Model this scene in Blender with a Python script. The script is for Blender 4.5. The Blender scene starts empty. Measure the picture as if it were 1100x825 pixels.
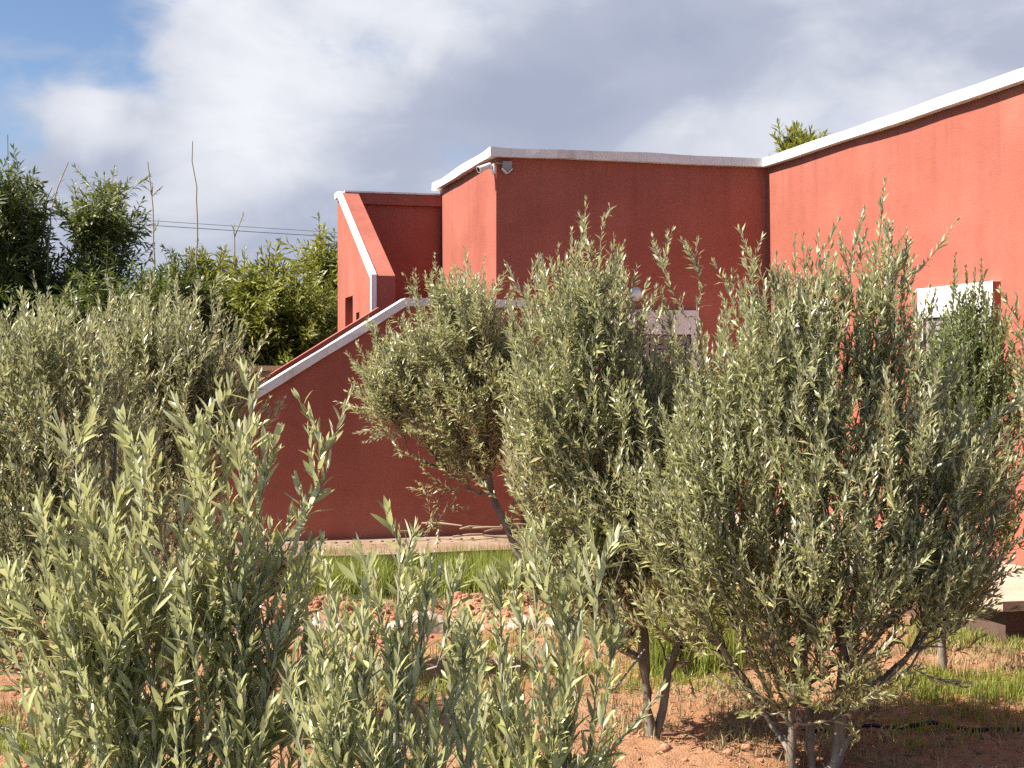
import bpy, bmesh, math, random
import numpy as np
from mathutils import Vector, Matrix
R = math.radians
sc = bpy.context.scene
COL = sc.collection
PW, PH, F, HOR, EYE = 1100.0, 825.0, 1488.0, 400.0, 1.72

# ------------------------------------------------------------------ helpers
def at(x, y, d):
    """photo pixel + distance in metres -> a point of the place"""
    return np.array([(x - 550) / F * d, d, EYE + (HOR - y) / F * d])

def tag(o, label=None, cat=None, group=None, kind=None):
    if label: o['label'] = label
    if cat: o['category'] = cat
    if group: o['group'] = group
    if kind: o['kind'] = kind
    return o

def empty(name, loc=(0, 0, 0), rz=0.0):
    o = bpy.data.objects.new(name, None); COL.objects.link(o)
    o.location = loc; o.rotation_euler = (0, 0, rz); o.empty_display_size = .2
    return o

def link(name, me, mats, parent=None):
    o = bpy.data.objects.new(name, me); COL.objects.link(o)
    for m in (mats if isinstance(mats, (list, tuple)) else [mats]): me.materials.append(m)
    if parent: o.parent = parent
    return o

def from_bm(name, bm, mats, parent=None, smooth=False):
    bmesh.ops.recalc_face_normals(bm, faces=bm.faces[:])
    me = bpy.data.meshes.new(name); bm.to_mesh(me); bm.free()
    if smooth: me.polygons.foreach_set('use_smooth', [True] * len(me.polygons))
    return link(name, me, mats, parent)

def np_mesh(name, V, faces, smooth=False, tint=None):
    """faces: list of (n,k) int arrays"""
    me = bpy.data.meshes.new(name)
    V = np.ascontiguousarray(V, dtype=np.float32)
    me.vertices.add(len(V)); me.vertices.foreach_set('co', V.ravel())
    loops = np.concatenate([f.ravel() for f in faces]).astype(np.int32)
    tot = np.concatenate([np.full(len(f), f.shape[1]) for f in faces]).astype(np.int32)
    me.loops.add(len(loops)); me.loops.foreach_set('vertex_index', loops)
    me.polygons.add(len(tot))
    me.polygons.foreach_set('loop_start', np.concatenate([[0], np.cumsum(tot)[:-1]]).astype(np.int32))
    me.polygons.foreach_set('use_smooth', np.full(len(tot), smooth))
    me.update(calc_edges=True)
    if tint is not None:
        a = me.attributes.new('tint', 'FLOAT', 'POINT')
        a.data.foreach_set('value', np.ascontiguousarray(tint, dtype=np.float32))
    return me

def _hash(ix, iy, s):
    h = (ix * 374761393 + iy * 668265263 + s * 1442695041) & 0x7fffffff
    h = ((h ^ (h >> 13)) * 1274126177) & 0x7fffffff
    return ((h ^ (h >> 16)) & 0xffff) / 65535.0

def vnoise(x, y, s=0):
    xi = np.floor(x).astype(np.int64); yi = np.floor(y).astype(np.int64)
    fx = x - xi; fy = y - yi
    fx = fx * fx * (3 - 2 * fx); fy = fy * fy * (3 - 2 * fy)
    a = _hash(xi, yi, s); b = _hash(xi + 1, yi, s); c = _hash(xi, yi + 1, s); d = _hash(xi + 1, yi + 1, s)
    return (a + (b - a) * fx) * (1 - fy) + (c + (d - c) * fx) * fy

def nrm(v):
    return v / np.maximum(np.linalg.norm(v, axis=-1, keepdims=True), 1e-9)

# ------------------------------------------------------------------ materials
class NT:
    def __init__(s, name):
        s.m = bpy.data.materials.new(name); s.m.use_nodes = True
        s.t = s.m.node_tree; s.t.nodes.clear()
        s.out = s.n('ShaderNodeOutputMaterial')
    def n(s, typ, **kw):
        nd = s.t.nodes.new(typ)
        for k, v in kw.items():
            if k.startswith('i_'):
                key = k[2:]; nd.inputs[int(key) if key.isdigit() else key.replace('_', ' ')].default_value = v
            else: setattr(nd, k, v)
        return nd
    def l(s, a, b): s.t.links.new(a, b)
    def noise(s, scale, detail=4, rough=.55, coord='Object', stretch=None):
        tc = s.n('ShaderNodeTexCoord'); no = s.n('ShaderNodeTexNoise')
        no.inputs['Scale'].default_value = scale; no.inputs['Detail'].default_value = detail
        no.inputs['Roughness'].default_value = rough
        src = tc.outputs[coord]
        if stretch:
            mp = s.n('ShaderNodeMapping'); mp.inputs['Scale'].default_value = stretch
            s.l(src, mp.inputs[0]); src = mp.outputs[0]
        s.l(src, no.inputs['Vector'])
        return no.outputs['Fac']
    def ramp(s, fac, stops):
        r = s.n('ShaderNodeValToRGB'); e = r.color_ramp.elements
        while len(e) < len(stops): e.new(.5)
        for el, (p, c) in zip(e, stops):
            el.position = p; el.color = (*c, 1) if len(c) == 3 else c
        s.l(fac, r.inputs[0]); return r.outputs[0]
    def mix(s, fac, a, b, mode='MIX'):
        m = s.n('ShaderNodeMix', data_type='RGBA', blend_type=mode)
        for sock, v in ((m.inputs[0], fac), (m.inputs[6], a), (m.inputs[7], b)):
            if hasattr(v, 'is_output'): s.l(v, sock)
            elif isinstance(v, (int, float)): sock.default_value = v
            else: sock.default_value = (*v, 1)
        return m.outputs[2]
    def bsdf(s, col, rough=.8, spec=.3, bump=None, dist=.01, strength=.5, metal=0.0):
        b = s.n('ShaderNodeBsdfPrincipled')
        if hasattr(col, 'is_output'): s.l(col, b.inputs['Base Color'])
        else: b.inputs['Base Color'].default_value = (*col, 1)
        b.inputs['Roughness'].default_value = rough; b.inputs['Specular IOR Level'].default_value = spec
        b.inputs['Metallic'].default_value = metal
        if bump is not None:
            bp = s.n('ShaderNodeBump'); bp.inputs['Distance'].default_value = dist; bp.inputs['Strength'].default_value = strength
            s.l(bump, bp.inputs['Height']); s.l(bp.outputs[0], b.inputs['Normal'])
        return b
    def done(s, sh):
        s.l(sh if hasattr(sh, 'is_output') else sh.outputs[0], s.out.inputs[0]); return s.m

def stucco(name, c0, c1, c2):
    t = NT(name)
    big = t.noise(.9, 5, .6); streak = t.noise(1.0, 6, .62, stretch=(3.2, 3.2, .35)); fine = t.noise(60, 3, .6)
    col = t.ramp(big, [(.3, c0), (.52, c1), (.72, c2)])
    st = t.ramp(streak, [(.38, (.80, .78, .78)), (.5, (1, 1, 1)), (.66, (1.12, 1.14, 1.16))])
    col = t.mix(.27, col, st, 'MULTIPLY')
    sp = t.ramp(t.noise(9, 6, .7), [(.30, (.86, .86, .86)), (.45, (1, 1, 1)), (.75, (1.05, 1.05, 1.05))])
    col = t.mix(.7, col, sp, 'MULTIPLY')
    # trowel sweeps and filled patches
    vo = t.n('ShaderNodeTexVoronoi', feature='SMOOTH_F1'); vo.inputs['Scale'].default_value = 1.4; vo.inputs['Smoothness'].default_value = .35
    tcv = t.n('ShaderNodeTexCoord'); mv = t.n('ShaderNodeMapping'); mv.inputs['Scale'].default_value = (1, 1, 1.5); t.l(tcv.outputs['Object'], mv.inputs[0]); t.l(mv.outputs[0], vo.inputs['Vector'])
    col = t.mix(.5, col, t.ramp(vo.outputs['Distance'], [(.12, (1.10, 1.12, 1.13)), (.4, (1, 1, 1)), (.62, (.90, .88, .88))]), 'MULTIPLY')
    sw = t.noise(3.0, 6, .7, stretch=(.5, .5, 4))
    col = t.mix(.55, col, t.ramp(sw, [(.30, (.86, .84, .84)), (.42, (1, 1, 1)), (.68, (1.0, 1.0, 1.0)), (.78, (1.12, 1.18, 1.2))]), 'MULTIPLY')
    # hairline cracks, only here and there
    tcc = t.n('ShaderNodeTexCoord'); nz = t.n('ShaderNodeTexNoise'); nz.inputs['Scale'].default_value = 2.2; nz.inputs['Detail'].default_value = 6; t.l(tcc.outputs['Object'], nz.inputs['Vector'])
    vm = t.n('ShaderNodeVectorMath', operation='MULTIPLY_ADD'); vm.inputs[1].default_value = (.5, .5, .5); t.l(nz.outputs['Color'], vm.inputs[0]); t.l(tcc.outputs['Object'], vm.inputs[2])
    vc = t.n('ShaderNodeTexVoronoi', feature='DISTANCE_TO_EDGE'); vc.inputs['Scale'].default_value = .75; t.l(vm.outputs[0], vc.inputs['Vector'])
    ck = t.mix(t.ramp(t.noise(.8, 3, .5), [(.56, (0, 0, 0)), (.66, (.16, .16, .16))]), (1, 1, 1), t.ramp(vc.outputs['Distance'], [(.0, (.62, .6, .6)), (.006, (.8, .8, .8)), (.012, (1, 1, 1))]))
    col = t.mix(1.0, col, ck, 'MULTIPLY')
    # run-off stains under the coping
    gz = t.n('ShaderNodeNewGeometry'); sz_ = t.n('ShaderNodeSeparateXYZ'); t.l(gz.outputs['Position'], sz_.inputs[0])
    mz = t.n('ShaderNodeMapRange', i_1=3.0, i_2=3.87, i_3=0.0, i_4=.4); t.l(sz_.outputs['Z'], mz.inputs[0])
    m2_ = t.n('ShaderNodeMath', operation='MULTIPLY'); t.l(mz.outputs[0], m2_.inputs[0]); t.l(t.ramp(t.noise(2.0, 6, .65, stretch=(3, 3, .12)), [(.50, (0, 0, 0)), (.66, (1, 1, 1))]), m2_.inputs[1])
    col = t.mix(m2_.outputs[0], col, (.22, .065, .05))
    # splashes of pale dirt low on the wall
    geo = t.n('ShaderNodeNewGeometry'); sx = t.n('ShaderNodeSeparateXYZ'); t.l(geo.outputs['Position'], sx.inputs[0])
    mr = t.n('ShaderNodeMapRange', i_1=.27, i_2=.62, i_3=.62, i_4=.0); t.l(sx.outputs['Z'], mr.inputs[0])
    mm = t.n('ShaderNodeMath', operation='MULTIPLY'); t.l(mr.outputs[0], mm.inputs[0]); t.l(t.ramp(t.noise(4, 6, .7), [(.42, (0, 0, 0)), (.7, (1, 1, 1))]), mm.inputs[1])
    col = t.mix(mm.outputs[0], col, (.42, .22, .15))
    ad = t.n('ShaderNodeMath', operation='ADD'); t.l(fine, ad.inputs[0]); t.l(t.noise(7, 4, .5), ad.inputs[1])
    return t.done(t.bsdf(col, .85, .2, ad.outputs[0], .012, .45))

def rough_mat(name, c0, c1, scale=6, fine=50, rough=.85, dist=.008, spec=.25):
    t = NT(name)
    col = t.ramp(t.noise(scale, 6, .65), [(.3, c0), (.7, c1)])
    return t.done(t.bsdf(col, rough, spec, t.noise(fine, 4, .6), dist, .5))

M = {}
M['red'] = stucco('red_stucco', (.34, .102, .070), (.39, .122, .085), (.425, .142, .103))
t = NT('white_paint')
c = t.ramp(t.noise(5, 6, .65), [(.3, (.70, .68, .65)), (.7, (.82, .81, .79))])
c = t.mix(.8, c, t.ramp(t.noise(7, 5, .6, stretch=(1, 1, .12)), [(.34, (.70, .63, .56)), (.46, (1, 1, 1))]), 'MULTIPLY')
M['white'] = t.done(t.bsdf(c, .6, .25, t.noise(30, 4, .6), .01, .5))
t = NT('pale_concrete')
c = t.ramp(t.noise(3, 6, .65), [(.3, (.40, .31, .23)), (.7, (.58, .48, .37))])
tcs = t.n('ShaderNodeTexCoord'); sxs = t.n('ShaderNodeSeparateXYZ'); t.l(tcs.outputs['Object'], sxs.inputs[0])     # soil trodden on to the path by the stairs
mrs = t.n('ShaderNodeMapRange', i_1=-1.6, i_2=-3.2, i_3=0.0, i_4=.9); t.l(sxs.outputs['X'], mrs.inputs[0])
mms = t.n('ShaderNodeMath', operation='MULTIPLY'); t.l(mrs.outputs[0], mms.inputs[0]); t.l(t.ramp(t.noise(2.5, 6, .7), [(.30, (.35, .35, .35)), (.55, (1, 1, 1))]), mms.inputs[1])
c = t.mix(mms.outputs[0], c, t.ramp(t.noise(18, 5, .7), [(.3, (.20, .115, .07)), (.7, (.34, .215, .14))]))
M['concrete'] = t.done(t.bsdf(c, .9, .2, t.noise(30, 5, .65), .015, .6))
M['kerb'] = rough_mat('weathered_concrete', (.36, .27, .20), (.56, .45, .36), 9, 35, .9, .02)
M['dark'] = rough_mat('drain_and_shade_dark', (.10, .06, .045), (.14, .09, .07))  # dark of the studs, and the painted shade on the terrace footing
M['shutter'] = rough_mat('grey_shutter', (.24, .21, .20), (.31, .28, .27), 8, 30, .5)
M['metal'] = rough_mat('white_plastic', (.62, .61, .59), (.72, .71, .69), 20, 80, .4, .001, .4)
M['black'] = rough_mat('black_plastic', (.012, .012, .013), (.03, .03, .03), 20, 80, .4, .001, .4)
M['galv'] = rough_mat('grey_metal', (.22, .21, .20), (.34, .33, .31), 12, 60, .45, .002, .5)
M['bwall'] = rough_mat('orange_render', (.38, .20, .12), (.48, .28, .18), 2, 30)
M['wire'] = rough_mat('cable', (.26, .26, .28), (.34, .34, .36))
t = NT('lamp_glass'); M['opal'] = t.done(t.bsdf((.78, .77, .74), .3, .5))
t = NT('window_glass'); M['glass'] = t.done(t.bsdf((.02, .022, .025), .06, .6))
t = NT('lens'); M['lens'] = t.done(t.bsdf((.01, .01, .012), .08, .6))

def bark(name, c0, c1):
    t = NT(name)
    col = t.ramp(t.noise(16, 6, .65, stretch=(1, 1, .35)), [(.32, c0), (.68, c1)])
    return t.done(t.bsdf(col, .85, .2, t.noise(55, 4, .6, stretch=(1, 1, .4)), .006, .8))
M['bark'] = bark('olive_bark', (.115, .09, .07), (.33, .28, .22))
M['bark_pale'] = bark('young_olive_bark', (.24, .21, .14), (.46, .42, .31))
M['bark_dark'] = bark('cane_bark', (.10, .08, .04), (.26, .21, .11))

def leaf_mat(name, up, lo, dull, trans=.3, tcol=(.25, .32, .06), rough=.42, spec=.45):
    """up / lo: upper and lower side of the blade, dull: the colour of the odd old leaf"""
    t = NT(name)
    at_ = t.n('ShaderNodeAttribute'); at_.attribute_name = 'tint'
    geo = t.n('ShaderNodeNewGeometry')
    def vary(c, k0, k1):
        return t.ramp(at_.outputs['Fac'], [(0, tuple(v * k0 for v in c)), (.5, c), (.9, tuple(v * k1 for v in c)), (1, dull)])
    col = t.mix(geo.outputs['Backfacing'], vary(up, .4, 1.6), vary(lo, .65, 1.2))
    b = t.bsdf(col, rough, spec)
    tr = t.n('ShaderNodeBsdfTranslucent'); tr.inputs[0].default_value = (*tcol, 1)
    mx = t.n('ShaderNodeMixShader'); mx.inputs[0].default_value = trans
    t.l(b.outputs[0], mx.inputs[1]); t.l(tr.outputs[0], mx.inputs[2])
    return t.done(mx)
M['olive'] = leaf_mat('olive_leaf', (.270, .276, .110), (.61, .585, .405), (.42, .34, .15), .23, (.66, .63, .28), .36, .6)
M['olive_young'] = leaf_mat('young_olive_leaf', (.345, .350, .140), (.69, .665, .46), (.54, .51, .15), .28, (.74, .71, .31), .34, .6)
M['green'] = leaf_mat('green_leaf', (.20, .225, .085), (.36, .37, .21), (.22, .20, .05), .28, (.22, .32, .05))
M['cane'] = leaf_mat('cane_leaf', (.085, .10, .022), (.15, .16, .05), (.26, .22, .07), .28, (.20, .26, .04))
M['cane_pale'] = leaf_mat('pale_cane_leaf', (.16, .18, .04), (.22, .23, .08), (.30, .25, .08), .25, (.24, .27, .05))
M['cane_yellow'] = leaf_mat('yellow_cane_leaf', (.20, .21, .03), (.26, .255, .06), (.34, .26, .05), .32, (.34, .34, .04))
M['grass'] = leaf_mat('grass_blade', (.21, .25, .05), (.24, .28, .07), (.38, .34, .14), .34, (.42, .48, .08), .5, .3)
M['litter'] = leaf_mat('dead_leaf', (.22, .15, .075), (.40, .32, .20), (.12, .08, .05), .05, (.3, .2, .1), .6, .2)
M['straw'] = leaf_mat('straw_blade', (.34, .27, .14), (.38, .31, .17), (.22, .22, .07), .2, (.4, .32, .15), .6, .2)

t = NT('red_soil')
c = t.ramp(t.noise(1.1, 7, .6), [(.3, (.34, .165, .085)), (.5, (.47, .245, .135)), (.72, (.54, .325, .205))])
c2 = t.ramp(t.noise(22, 6, .7), [(.3, (.66, .62, .60)), (.5, (1, 1, 1)), (.75, (1.2, 1.2, 1.2))])
c = t.mix(.8, c, c2, 'MULTIPLY')
c = t.mix(t.ramp(t.noise(.55, 5, .6), [(.52, (0, 0, 0)), (.68, (.55, .55, .55))]), c, (.24, .20, .095))
ad = t.n('ShaderNodeMath', operation='ADD'); t.l(t.noise(26, 6, .7), ad.inputs[0]); t.l(t.noise(110, 4, .6), ad.inputs[1])
geo = t.n('ShaderNodeNewGeometry'); sx = t.n('ShaderNodeSeparateXYZ'); t.l(geo.outputs['Position'], sx.inputs[0])
def edge(sock, a, b):
    m = t.n('ShaderNodeMapRange', i_1=a, i_2=b, i_3=0.0, i_4=1.0); t.l(sock, m.inputs[0]); return m.outputs[0]
def mx_(a, b):
    m = t.n('ShaderNodeMath', operation='MAXIMUM'); t.l(a, m.inputs[0]); t.l(b, m.inputs[1]); return m.outputs[0]
wd = mx_(mx_(edge(sx.outputs['Y'], 5.3, 4.6), edge(sx.outputs['Y'], 13, 15)), mx_(edge(sx.outputs['X'], -3.2, -4.2), edge(sx.outputs['X'], 4.2, 5.0)))
c = t.mix(wd, c, t.ramp(t.noise(1.5, 7, .65), [(.3, (.055, .07, .022)), (.6, (.11, .115, .045)), (.8, (.22, .15, .08))]))  # weedy dark tone added to the ground outside the view to cut bounced light
M['soil'] = t.done(t.bsdf(c, .95, .1, ad.outputs[0], .025, .8))
t = NT('soil_clod'); c = t.ramp(t.noise(14, 5, .6), [(.3, (.34, .145, .085)), (.55, (.44, .215, .135)), (.75, (.52, .34, .26))])
M['clod'] = t.done(t.bsdf(c, .95, .1, t.noise(60, 4, .6), .01, .7))

# ------------------------------------------------------------------ camera
cam = bpy.data.cameras.new('camera'); co = bpy.data.objects.new('camera', cam); COL.objects.link(co)
co.location = (0, 0, EYE); co.rotation_euler = (R(90), 0, 0)
cam.sensor_width = 36; cam.lens = F / PW * 36; cam.shift_y = (HOR - PH / 2) / PW
cam.clip_start = .05; cam.clip_end = 3000
sc.camera = co

# ------------------------------------------------------------------ building axes
ANG = math.atan2(400, F)
d1 = np.array([-math.sin(ANG), math.cos(ANG), 0]); d2 = np.array([math.cos(ANG), math.sin(ANG), 0])
CORNER = np.array([2.675, 14.58, 0]); BASE = .27; TOP = 3.96
def bp(p, q, z): return CORNER + p * d2 + q * d1 + np.array([0, 0, z])
HOUSE = empty('house', tuple(bp(0, 0, 0)), ANG)
tag(HOUSE, 'red stucco house with white parapet caps and an outside staircase', 'house')
# under HOUSE local x = p (along the front), local y = q (away), z up

def bm_box(bm, x0, x1, y0, y1, z0, z1, mat=0, bev=0.0):
    vs = [bm.verts.new((x, y, z)) for x in (x0, x1) for y in (y0, y1) for z in (z0, z1)]
    fs = [bm.faces.new([vs[i] for i in f]) for f in ((0, 1, 3, 2), (4, 6, 7, 5), (0, 4, 5, 1), (2, 3, 7, 6), (0, 2, 6, 4), (1, 5, 7, 3))]
    for f in fs: f.material_index = mat
    if bev:
        es = list({e for f in fs for e in f.edges})
        bmesh.ops.bevel(bm, geom=es, offset=bev, segments=2, affect='EDGES', profile=.5)
    return vs

def bm_prism(bm, poly, axis, a0, a1):
    """poly in the plane perpendicular to axis: axis 'y' -> (x,z), axis 'x' -> (y,z), axis 'z' -> (x,y)"""
    def P(u, v, a): return {'y': (u, a, v), 'x': (a, u, v), 'z': (u, v, a)}[axis]
    A = [bm.verts.new(P(u, v, a0)) for u, v in poly]; B = [bm.verts.new(P(u, v, a1)) for u, v in poly]
    bm.faces.new(A[::-1]); bm.faces.new(B); n = len(poly)
    for i in range(n): bm.faces.new((A[i], A[(i + 1) % n], B[(i + 1) % n], B[i]))

def cut(o, cutters):
    """boolean holes, baked into the mesh"""
    for bm in cutters:
        me = bpy.data.meshes.new('cut'); bmesh.ops.recalc_face_normals(bm, faces=bm.faces[:]); bm.to_mesh(me); bm.free()
        c_ = bpy.data.objects.new('cut', me); COL.objects.link(c_); c_.parent = o.parent
        md = o.modifiers.new('b', 'BOOLEAN'); md.object = c_; md.operation = 'DIFFERENCE'; md.solver = 'EXACT'
        dg = bpy.context.evaluated_depsgraph_get(); new = bpy.data.meshes.new_from_object(o.evaluated_get(dg))
        o.modifiers.clear(); o.data = new
        bpy.data.objects.remove(c_); bpy.data.meshes.remove(me)

def wobble(o, amp, freq, cuts):
    """hand-plastered edges: subdivide long edges and shift the points by a few millimetres"""
    bm = bmesh.new(); bm.from_mesh(o.data)
    for _ in range(cuts):
        es = [e for e in bm.edges if e.calc_length() > .35]
        if es: bmesh.ops.subdivide_edges(bm, edges=es, cuts=1, use_grid_fill=True)
    co_ = np.array([v.co[:] for v in bm.verts])
    for k in range(3):
        n_ = vnoise(co_[:, 0] * freq + co_[:, 1] * freq * 1.3 + 31 * k, co_[:, 2] * 4 + 7, 11 + k) - .5
        for v, d in zip(bm.verts, n_): v.co[k] += d * amp
    bmesh.ops.triangulate(bm, faces=[f for f in bm.faces if len(f.verts) > 4])
    bm.to_mesh(o.data); bm.free()

# walls -------------------------------------------------------------
CAP = .09; OV = .075; WT = TOP - CAP
BL = -2.933                        # left face of the block
b = bmesh.new(); bm_box(b, BL, -.001, 0, 2.68, -.05, WT); from_bm('block_wall', b, M['red'], HOUSE)
b = bmesh.new(); bm_box(b, 0, 6.5, -9, 7.5, -.05, WT); from_bm('wing_wall', b, M['red'], HOUSE)
b = bmesh.new(); bm_box(b, -OV, 6.6, -9.1, 7.6, WT + .001, TOP); o = from_bm('roof_cap', b, M['white'], HOUSE); wobble(o, .022, 2.1, 5)
b = bmesh.new(); bm_box(b, BL - OV, -OV - .001, -OV, 2.76, WT + .001, TOP); o = from_bm('roof_cap', b, M['white'], HOUSE); wobble(o, .022, 2.1, 5)

# staircase -----------------------------------------------------------
PL = -4.122; QS = -1.35; QR = -.25; TH = .19
SL = .624                          # slope of the first flight
PT = -4.093; ZT = 2.376            # top of the slope, parapet level
def zs(p): return ZT - (PT - p) * SL
P0 = PT - (ZT - .62) / SL          # where the stair parapet starts
prof = [(P0, -.05), (P0, zs(P0) - .07), (PT, ZT - .07), (-3.05, ZT - .07), (-3.05, -.05)]
b = bmesh.new(); bm_prism(b, prof, 'y', QS, QS + TH); from_bm('stair_wall', b, M['red'], HOUSE)
capn = .075
prof = [(P0 - .03, zs(P0 - .03) - .069), (P0 - .03, zs(P0 - .03) + capn * .3), (PT - .012, ZT), (-2.97, ZT), (-2.97, ZT - .069), (PT, ZT - .069)]
b = bmesh.new(); bm_prism(b, prof, 'y', QS - .035, QS + TH + .02); o = from_bm('stair_cap', b, M['white'], HOUSE); wobble(o, .014, 2.7, 4)
# back parapet of the first flight (no cap, its thin top catches the sun)
prof = [(P0, -.05), (P0, zs(P0)), (PT - .06, ZT - .03), (PT - .06, -.05)]
b = bmesh.new(); bm_prism(b, prof, 'y', QR, QR + .16); from_bm('stair_wall', b, M['red'], HOUSE)
# closing wall of the landing on its right
b = bmesh.new(); bm_box(b, -3.05 - TH, -3.05, QS + TH + .001, -.001, -.05, ZT - .1); from_bm('stair_wall', b, M['red'], HOUSE)
# steps: first flight, landing, second flight
b = bmesh.new()
n1 = 10; zl = 1.62; Q1_ = 2.60; run = (PT - P0 - .1) / n1
for i in range(n1):
    x0 = P0 + .05 + i * run
    bm_box(b, x0, x0 + run - .0005, QS + TH + .003, QR - .003, -.04, BASE + (i + 1) * (zl - BASE) / (n1 + 1))
bm_box(b, PT - .05, -3.05 - TH - .003, QS + TH + .003, .17, -.04, zl)
bm_box(b, PL + TH + .013, BL - .003, .1705, Q1_ - .005, -.04, zl - .002)
from_bm('stair_steps', b, M['red'], HOUSE)
# outer parapet of the second flight: slanted top, white trim on its outer edge, two openings
Z0, Z1, Q0, Q1 = 2.676, 3.80, .174, 2.60
b = bmesh.new(); bm_prism(b, [(Q0, -.05), (Q0, Z0), (Q1 - .02, Z1), (Q1 + .25, Z1), (Q1 + .25, -.05)], 'x', PL, PL + TH + .01)
o = from_bm('stair_wall', b, M['red'], HOUSE)
h1 = bmesh.new(); bm_box(h1, PL - .1, PL + .13, 1.66, 2.24, 1.75, 2.56)
h2 = bmesh.new(); bm_box(h2, PL - .1, PL + .13, 1.20, 1.42, 1.75, 2.36)
cut(o, [h1, h2])
sl2 = (Z1 - Z0) / (Q1 - Q0); w = .055
prof = [(Q0 - .012, 1.9), (Q0 - .012, Z0 + .012), (Q1 + .24, Z1 + .012 + .24 * 0), (Q1 + .24, Z1 - w), (Q0 + w * 1.1, Z0 - w * .5), (Q0 + w * 1.1, 1.9)]
prof[2] = (Q1, Z1 + .012); prof.insert(3, (Q1 + .24, Z1 + .012))
prof[4] = (Q1 + .24, Z1 - w); prof.insert(5, (Q1, Z1 - w))
b = bmesh.new(); bm_prism(b, prof, 'x', PL - .04, PL + .012); from_bm('stair_trim', b, M['white'], HOUSE)
# far wall at the top of the stairs with its projecting band
b = bmesh.new(); bm_box(b, PL + TH + .012, BL - .001, Q1 + .02, Q1 + .25, -.05, Z1 - .13)
bm_box(b, PL + TH + .012, BL - .001, Q1 - .03, Q1 + .25, Z1 - .128, Z1 + .0); from_bm('stair_wall', b, M['red'], HOUSE)
b = bmesh.new(); bm_box(b, PL + .04, BL - .02, Q1 - .045, Q1 + .26, Z1 + .001, Z1 + .02); from_bm('stair_cap', b, M['white'], HOUSE)

# windows ----------------------------------------------------------------
def window(axis, a0, a1, ztop, zbot, e=.072, hdr=.25, leg=.085, shutter=True):
    """surround standing proud of the wall. axis 'p': on the right wall (faces -p), a = q; axis 'q': on the front (faces -q), a = p"""
    def box(bm, u0, u1, n0, n1, z0, z1, bev=.004):   # n: distance out of the wall
        if axis == 'p': bm_box(bm, -n1, -n0, u0, u1, z0, z1, 0, bev)
        else: bm_box(bm, u0, u1, -n1, -n0, z0, z1, 0, bev)
    def sideface(f):                                     # jamb faces painted the wall's red
        n = f.normal; return abs(n.y if axis == 'p' else n.x) > .7
    b = bmesh.new()
    box(b, a0, a1, .001, e, ztop - hdr, ztop)
    box(b, a0, a0 + leg, .001, e - .002, zbot, ztop - hdr - .001); box(b, a1 - leg, a1, .001, e - .002, zbot, ztop - hdr - .001)
    bmesh.ops.recalc_face_normals(b, faces=b.faces[:]); b.normal_update()
    for f in b.faces:
        if sideface(f): f.material_index = 1
    fr = from_bm('window', b, [M['white'], M['red']], HOUSE)
    b = bmesh.new(); box(b, a0 - .03, a1 + .03, .002, e + .03, zbot - .06, zbot - .001); from_bm('sill', b, M['white'], fr)
    b = bmesh.new(); box(b, a0 + leg, a1 - leg, .001, .006, zbot, ztop - hdr - .001, 0); from_bm('pane', b, M['glass'], fr)
    b = bmesh.new(); n = 2; ww = (a1 - a0 - 2 * leg) / n
    for i in range(n):
        u0 = a0 + leg + i * ww + .006; u1 = u0 + ww - .012; zt = ztop - hdr - .012; zb = zbot + .01
        box(b, u0, u0 + .04, .012, .045, zb, zt, .002); box(b, u1 - .04, u1, .012, .045, zb, zt, .002)
        for zz in (zb, (zb + zt) / 2 - .025, zt - .05): box(b, u0 + .041, u1 - .041, .014, .043, zz, zz + .05, .002)
        k = 18; hh = (zt - zb) / k
        for j in range(k): box(b, u0 + .0405, u1 - .0405, .020, .038, zb + j * hh + .006, zb + j * hh + hh - .008, 0)
    from_bm('shutter', b, M['shutter'], fr)
    return fr
window('p', -4.113, -3.05, 2.42, 1.28)
window('p', -1.514, -.47, 2.42, 1.28)
window('q', -1.85, -.79, 2.36, 1.25)
for o in HOUSE.children: o.matrix_parent_inverse = Matrix.Identity(4)

# things fixed to the house ----------------------------------------------------
def lathe(bm, prof, seg=20, M4=None):
    rings = []
    for r, z in prof:
        rings.append([bm.verts.new((r * math.cos(2 * math.pi * i / seg), r * math.sin(2 * math.pi * i / seg), z)) for i in range(seg)] if r > 1e-5 else [bm.verts.new((0, 0, z))])
    for a, c in zip(rings, rings[1:]):
        for i in range(seg):
            j = (i + 1) % seg
            if len(a) == 1: bm.faces.new((a[0], c[j], c[i])) if len(c) > 1 else None
            elif len(c) == 1: bm.faces.new((a[i], a[j], c[0]))
            else: bm.faces.new((a[i], a[j], c[j], c[i]))
    if M4 is not None:
        vs = [v for rg in rings for v in rg]; bmesh.ops.transform(bm, matrix=M4, verts=vs)

lp = bp(-1.28 + .0, 0, 0)
x_, = [(683 - 550) / F]
# find p on the front where the lamp stands
pl = (x_ * CORNER[1] - CORNER[0]) / (d2[0] - x_ * d2[1])
LZ = EYE + (HOR - 316) / F * (CORNER + pl * d2)[1]
lamp = empty('wall_lamp', tuple(bp(pl, 0, LZ)), ANG); tag(lamp, 'small round white bulkhead lamp on the shaded red front above the shutters', 'wall lamp')
b = bmesh.new(); lathe(b, [(0, 0), (.072, 0), (.072, .022), (.06, .03), (0, .03)], 24, Matrix.Rotation(R(90), 4, 'X')); from_bm('base', b, M['metal'], lamp)
b = bmesh.new(); lathe(b, [(.057, .0305), (.056, .05), (.045, .072), (.025, .084), (0, .088)], 24, Matrix.Rotation(R(90), 4, 'X')); from_bm('glass_dome', b, M['opal'], lamp, True)

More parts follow.
